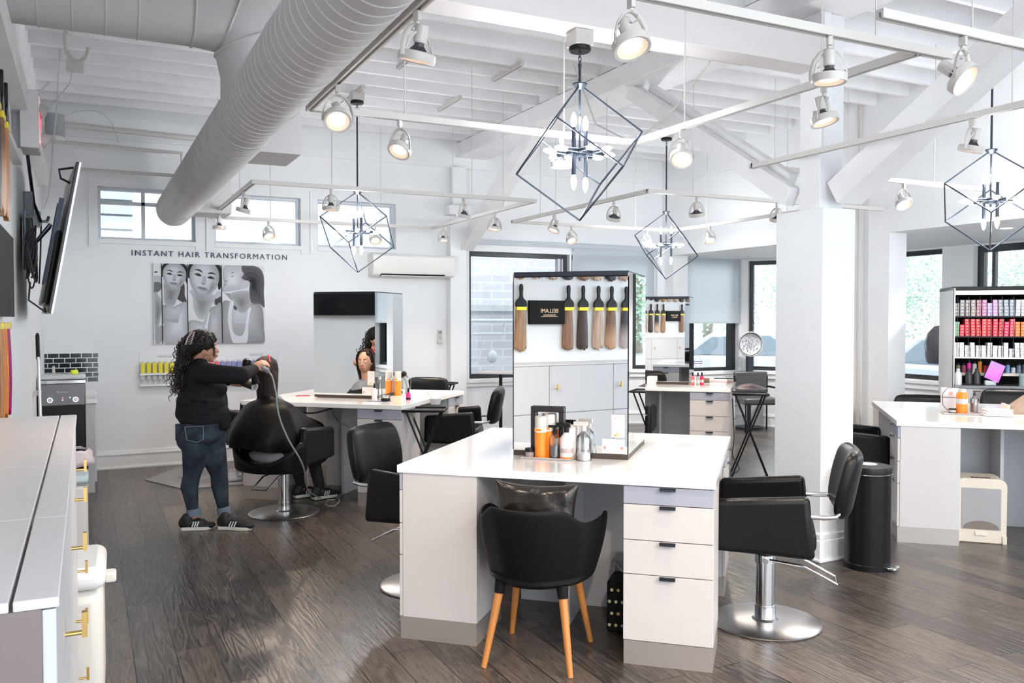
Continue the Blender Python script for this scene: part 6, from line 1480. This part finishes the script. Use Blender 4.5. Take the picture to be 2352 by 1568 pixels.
# far middle station
for px_, c, lb in ((1591,(.8,.15,.15),'coral red dropper bottle'),(1603,(.3,.42,.38),'green tinted dropper bottle'),(1612,(.8,.02,.12),'crimson dropper bottle')):
    bottle('dropper_bottle', lb+' on the far middle station', 'bottle', on(px_, 884 if px_ != 1603 else 885), [('bottle_body', [(0,0),(.021,0),(.022,.09),(.012,.105),(0,.105)], mat('bottle', c, .25)), ('label_band', [(.0222,.03),(.0226,.03),(.0226,.06),(.0222,.06)], WH), ('cap', [(0,.105),(.01,.105),(.008,.145),(0,.145)], BKp)])
t = thing('hot_air_styler', 'rose and brown hot air styler lying on the far middle worktop', 'hair styler', on(1650,881), -TB-.1)
MB().tube([(-.17,0,.035),(-.1,0,.035)], [.03,.028], 14).build('brush_barrel', mat('brown bristle barrel', (.2,.12,.09), .6), t); MB().cyl((-.1,0,.035),(.1,0,.03),.022,.02,18).build('handle', mat('rose white handle', (.7,.58,.58), .3), t); MB().cyl((.1,0,.03),(.17,0,.025),.019,.012,18).build('handle_end', mat('rose brown', (.25,.14,.13), .4), t)
t = thing('flat_iron', 'black flat iron lying behind the hot air styler', 'hair straightener', on(1665,876), -TB+.1)
MB().box(-.13,.13,-.015,.015,.03,.042).box(-.13,.13,-.015,.015,.0,.012).box(.1,.13,-.015,.015,0,.042).build('iron_body', BKp, t, bevel=.004)
bx = MB().box(-.05,.05,-.04,.04,0,.09).build('white_carton', mat('white carton', (.8,.76,.74), .5), loc=on(1497,882), rz=-TB, bevel=.002); tag(bx, 'white carton at the left end of the far middle worktop', 'carton')
rnd = random.Random(6); rows = []
for j in range(7):
    r = [((.19*j/6)*math.cos(a)*(1+.1*math.sin(3*a)), (.12*j/6)*math.sin(a), (.06*(1-(j/6)**2)+rnd.uniform(-.012,.012)) if j < 6 else .006) for a in [i*2*PI/22 for i in range(22)]]
    rows.append(r)
cz = Vector((*pz(1722, 893, .885).xy, .882))
o = MB().grid(rows, close=True).build('folded_cape', mat('dark plum cloth', (.05,.035,.045), .45, bump=.6, bscale=14), ang=180, sub=1, loc=cz, rz=-TB); tag(o, 'crumpled dark plum cape on the folding tray right of the far station', 'cape')
# right station
tr2 = thing('product_tray', 'grey product tray on the right worktop under the orange bottle', 'tray', on(2212,951), -TB)
MB().box(-.15,.15,-.06,.06,0,.004).tube([(-.15,-.06,.006),(.15,-.06,.006),(.15,.06,.006),(-.15,.06,.006)], .006, 6, closed=True).build('tray_body', solidc((.5,.46,.45), .4), tr2)
def t4(px_, py_): return pz(px_, py_, ZT0+.004)
bottle('shampoo_bottle', 'big orange bottle with a white label on the right worktop', 'bottle', t4(2209,950), [('bottle_body', [(0,0),(.04,0),(.042,.006),(.042,.15),(.034,.17),(0,.17)], OR), ('label_band', [(.0423,.08),(.0427,.08),(.0427,.12),(.0423,.12)], WH), ('cap', [(0,.17),(.03,.17),(.028,.195),(0,.195)], WH)])
bottle('pump_bottle', 'clear pump bottle with black head beside the orange bottle', 'bottle', t4(2238,948), [('bottle_body', [(0,0),(.032,0),(.032,.11),(.014,.13),(.012,.135)], M['clear']), ('liquid', [(0,.003),(.03,.003),(.03,.08),(0,.08)], mat('beige liquid', (.5,.42,.38), .2)), ('pump', lambda t, n_, m_: MB().cyl((0,0,.135),(0,0,.16),.012).box(-.012,.045,-.008,.008,.165,.178).cyl((0,0,.15),(0,0,.168),.005).build(n_, m_, t, bevel=.003), mat('dark brown plastic', (.05,.03,.03), .3))])
t = thing('product_carton', 'white carton with a grey stripe at the left of the orange bottle', 'carton', t4(2181,944), -TB)
B(-.06,.06,-.04,.04,0,.19).build('carton_body', mat('white card', (.84,.8,.8), .5), t, bevel=.002); B(-.0605,.0605,-.0405,0,.11,.12).build('grey_stripe', solidc((.3,.28,.3)), t, smooth=False); B(-.015,.015,-.0408,0,.13,.16).build('pink_print', solidc((.85,.45,.4)), t, smooth=False)
t = bottle('black_jar', 'small black jar lying in front of the white carton on the right worktop', 'jar', t4(2188,949), [('jar_body', [(0,0),(.03,0),(.03,.04),(0,.04)], BKp), ('jar_label', [(.0303,.01),(.0307,.01),(.0307,.03),(.0303,.03)], solidc((.6,.55,.5)))])
MB().tube([(-.03,0,.02),(-.07,0,.06),(-.075,0,.15),(-.04,0,.2),(.05,0,.205)], .0025, 6).build('charger_cable', M['cable'], t)
for k in range(3):
    o = MB().box(-.1+.004*k,.1-.002*k,-.06,.06,0,.018).build('folded_towel', mat('white towel', (.84,.81,.79), .9, bump=.4, bscale=120), loc=on(2290,955)+Vector((0,0,.001+.0185*k)), rz=-TB+.08*k, bevel=.008, seg=3); tag(o, ['bottom','middle','top'][k]+' towel of the small white stack on the right worktop', 'towel', 'folded towels')
t = thing('sloped_box', 'box with sloping wood grain lid on the right worktop at the picture edge', 'box', on(2345,955), -TB)
MB().prism([(-.1,0),(.12,0),(.12,.22),(-.1,.05)], .18, M=Matrix(((1,0,0,0),(0,0,1,-.09),(0,1,0,0),(0,0,0,1)))).build('box_body', mat('ash wood grain', (.4,.28,.2), .5, var=.2, vscale=20, stretch=(.3,2,2)), t, smooth=False)
MB().box(-.115,-.1,-.1,.1,0,.09).box(-.11,.12,-.1,-.09,0,.02).build('box_rim', mat('cream wood', (.8,.66,.55), .5), t, smooth=False)

# ================================================================ colour cabinet
CC0 = Vector((*pz(2192, 884, 1.0).xy, 0)); W_ = 1.3; Dp = .72
cab = thing('colour_cabinet', 'tall white and black cabinet filled with hair colour boxes at the right edge', 'cabinet', CC0, -TB)
MB().box(-.018,0,0,Dp,0,1.95).box(W_,W_+.018,0,Dp,0,1.95).build('side_panel', M['white'], cab, smooth=False)
MB().box(0,W_,Dp-.02,Dp,.98,1.93).build('back_panel', M['blackmat'], cab, smooth=False)
MB().box(-.018,W_+.018,.02,Dp,1.93,1.965).build('top_panel', M['black'], cab, smooth=False)
MB().box(-.019,-.013,-.002,.0,0,1.95).build('edge_trim', M['black'], cab, smooth=False)
MB().box(0,W_,.03,.06,1.885,1.925).build('light_rail', M['steel'], cab, smooth=False)
SHZ = (1.675, 1.478, 1.275)
for z in SHZ: MB().box(0,W_,.03,Dp-.02,z-.012,z).build('shelf', M['black'] if z > 1.3 else M['steel'], cab, smooth=False)
for r_, z in enumerate(SHZ):
    for i in range(25): B(.028+.098*i*.5*1,.0295+.098*i*.5,.04,Dp-.03,z,z+.19).build('wire_divider', M['metal'], cab, smooth=False) if i % 2 == 0 else None
MB().box(0,W_,.12,Dp-.02,1.09,1.115).build('shelf', mat('cream shelf', (.78,.7,.6), .5), cab, smooth=False)
MB().box(-.0,W_,-.03,Dp,.975,1.0).build('counter', mat('dark granite counter', (.2,.2,.22), .12), cab, smooth=False)
MB().box(0,W_,.0,Dp,.0,.975).build('base_carcass', M['white'], cab, smooth=False)
for i in range(3):
    for z0, z1 in ((.1,.5),(.505,.79),(.795,.965)): B(.003+i*.432,.429+i*.432,-.018,0,z0,z1).build('drawer', M['white'], cab, smooth=False, bevel=.002)
Mc = Matrix.Translation(CC0) @ RZ(-TB)
rowsC = [[(.35,.3,.28),(.36,.32,.33),(.4,.34,.32),(.42,.36,.32),(.55,.25,.3),(.6,.25,.4),(.6,.5,.75),(.68,.4,.65),(.45,.42,.46),(.42,.45,.52),(.45,.5,.56),(.7,.68,.7),(.72,.68,.7),(.74,.7,.7)],
         [(.3,.5,.3),(.8,.04,.06),(.8,.05,.06),(.82,.06,.07),(.8,.06,.05),(.82,.08,.08),(.8,.05,.06),(.84,.05,.08),(.8,.06,.06),(.82,.04,.14),(.85,.12,.16),(.88,.25,.04),(.9,.26,.05),(.88,.22,.04)],
         [(.82,.78,.76)]*14]
rowN = ['grey and lilac', 'red and orange', 'white']
names_ = ['taupe','taupe','brown grey','beige grey','rose','pink','lilac','violet pink','grey','blue grey','pale blue grey','silver','silver','silver']
names2 = ['green']+['red']*8+['crimson','pink red','orange','orange','orange']
protoB = {}
rnd = random.Random(12); ordn = ['bottom','second','third','fourth','fifth','sixth','top']
HT = ([4,5,5,5,5,5,4,5,5,5,5,5,5,5],[5,4,6,6,6,6,6,6,6,5,6,5,5,6],[5,5,4,5,4,4,5,4,4,5,3,5,5,5])
for r_ in range(3):
    for i in range(14):
        c = rowsC[r_][i]; nm = names_[i] if r_ == 0 else names2[i] if r_ == 1 else 'white'
        lean = rnd.uniform(-.0015, .0015)
        for j in range(HT[r_][i]):
            key = (r_, c)
            hgt = .0285 if r_ else .032
            loc = Mc @ Vector((.024+.0485*i+lean*j+rnd.uniform(-.0012,.0012), .12+rnd.uniform(-.004,.004), SHZ[r_]+.0005+hgt*j))
            lb = '%s hair colour box, %s of column %d in the %s shelf row' % (nm, ordn[j], i+1, ['upper','middle','lower'][r_])
            if key not in protoB:
                t = thing('colour_box', lb, 'hair colour box', loc, -TB, 'hair colour boxes on the %s shelf' % ['upper','middle','lower'][r_])
                B(-.0195,.0195,-.07,.07,0,hgt-.001).build('carton', mat('colour carton', c, .4), t, smooth=False, bevel=.001)
                B(-.009,.009,-.0706,-.07,.009,hgt-.011).build('carton_label', mat('pale label', tuple(min(1, v*.5+.45) for v in c), .5), t, smooth=False)
                protoB[key] = t
            else: dup(protoB[key], loc, None, lb)
# products on the lower shelf and counter
pc_ = [((.2,.25,.1),.09),((.3,.05,.12),.09),((.8,.03,.35),.12),((.6,.6,.62),.11),((.9,.3,.02),.14),((.7,.05,.05),.09),((.7,.06,.05),.09),((.8,.5,.1),.1),((.2,.35,.55),.09),((.2,.35,.55),.1),((.6,.6,.62),.07),((.15,.2,.28),.1),((.12,.15,.22),.11)]
cn_ = ['olive','plum','magenta','silver','orange','left red','right red','amber','left blue','right blue','white','slate','dark slate']
for i, (c, h_) in enumerate(pc_):
    p = Mc @ Vector((.07+.049*i, .2, 1.1155)); bottle('product_bottle', '%s product bottle on the cream shelf under the colour boxes' % cn_[i], 'bottle', p, [('bottle_body', [(0,0),(.02,0),(.02,h_*.75),(.012,h_*.82),(0,h_*.82)], mat('product', c, .3)), ('cap', [(0,h_*.82),(.012,h_*.82),(.012,h_),(0,h_)], BKp)], group='product bottles on the cream shelf')
for k, (x, lb, c, h_) in enumerate(((.03,'white','w',.16),(.125,'left black','b',.15),(.195,'right black','b',.15))):
    m_ = mat('jug plastic', (.8,.76,.76) if c == 'w' else (.03,.03,.032), .35)
    bottle('developer_jug', '%s developer jug on the counter of the colour cabinet' % lb, 'jug', Mc @ Vector((x+.01, .04, 1.001+.012*(c=='b'))), [('jug_body', [(0,0),(.033,0),(.034,h_*.6),(.02,h_*.8),(.014,h_*.82),(0,h_*.82)], m_), ('cap', [(0,h_*.82),(.016,h_*.82),(.016,h_),(0,h_)], m_)])
o = B(-.1,.1,-.035,.05,0,.012).build('turntable_tray', BKp, loc=Mc @ Vector((.17,.03,1.0)), rz=-TB, bevel=.004); tag(o, 'black tray under the two black developer jugs', 'tray')
tb = thing('tablet', 'tablet with a glowing purple screen on a clear stand on the cabinet counter', 'tablet', Mc @ Vector((.325,.03,1.0)), -TB)
Mt2 = T(0,0,.045) @ RY(.42) @ RX(-.25)
MB().box(-.075,.075,-.005,.005,0,.2,M=Mt2).build('tablet_body', BKp, tb, bevel=.004)
o = bpy.data.materials.new('purple screen'); o.use_nodes = True; nn = o.node_tree; pp_ = nn.nodes['Principled BSDF']; tcn = nn.nodes.new('ShaderNodeTexCoord'); sx = nn.nodes.new('ShaderNodeSeparateXYZ'); rp = nn.nodes.new('ShaderNodeValToRGB')
mr_ = nn.nodes.new('ShaderNodeMapRange'); mr_.inputs[1].default_value = .05; mr_.inputs[2].default_value = .24
rp.color_ramp.elements[0].color = (.55,.06,.75,1); rp.color_ramp.elements[1].color = (.3,.2,.7,1); nn.links.new(tcn.outputs['Object'], sx.inputs[0]); nn.links.new(sx.outputs[2], mr_.inputs[0]); nn.links.new(mr_.outputs[0], rp.inputs[0]); nn.links.new(rp.outputs[0], pp_.inputs['Emission Color']); pp_.inputs['Emission Strength'].default_value = .7; pp_.inputs['Base Color'].default_value = (.1,.05,.15,1)
MB().box(-.067,.067,-.0062,-.005,.01,.19,M=Mt2).build('screen', o, tb, smooth=False)
MB().box(-.05,.05,-.01,.05,0,.05).build('clear_stand', M['clear'], tb, bevel=.004)
t = bottle('green_canister', 'pale green canister on the cabinet counter at the picture edge', 'canister', Mc @ Vector((.62,.03,1.001)), [('canister_body', [(0,0),(.05,0),(.05,.1),(0,.1)], mat('sage plastic', (.35,.48,.45), .4)), ('lid', [(0,.101),(.052,.101),(.045,.12),(0,.12)], mat('sage plastic', (.35,.48,.45), .4))])
# wall bits
spk = thing('wall_speaker', 'small black speaker on the wall corner beside the lowered blind', 'speaker', pv(1558, 632, 10.28)); MB().box(-.05,.05,-.05,.05,-.1,.1).build('speaker_body', BKp, spk, bevel=.01); MB().box(.0,.03,.03,.12,-.02,.02).build('speaker_arm', BKp, spk)
th = thing('outlet_strip', 'white outlet strip under the back left worktop', 'outlet', sp(2, .36, -.03, .62), -TB)
B(-.06,.1,-.03,.0,0,.05).build('strip_body', WH, th, bevel=.004)
for i in range(4): B(-.045+.033*i,-.035+.033*i,-.031,-.03,.015,.035).build('socket', solidc((.3,.3,.32)), th, smooth=False)
o = MB().tube(sm3([sp(2,-.45,-.7,.84),sp(2,-.43,-.7,.79),sp(2,-.4,-.68,.72)]), .007).tube(sm3([sp(2,-.45,-.7,.85),sp(2,-.3,-.74,.815),sp(2,-.1,-.74,.8),sp(2,.1,-.74,.85)]), .008).tube(sm3([sp(2,.1,-.74,.84),sp(2,.12,-.74,.78),sp(2,.17,-.74,.73),sp(2,.25,-.7,.68)]), .006).build('hanging_cable', M['metal']); tag(o, 'grey cables slung under the back left worktop', 'cable')
o = MB().tube(sm3([sp(3,.82,-.82,.8),sp(3,.84,-.84,.4),sp(3,.83,-.9,.2),sp(3,.9,-.95,.08),sp(3,.84,-1.0,.02)]), .006).build('hanging_cable', M['cable']); tag(o, 'black cable dangling from the right edge of the far middle worktop', 'cable')
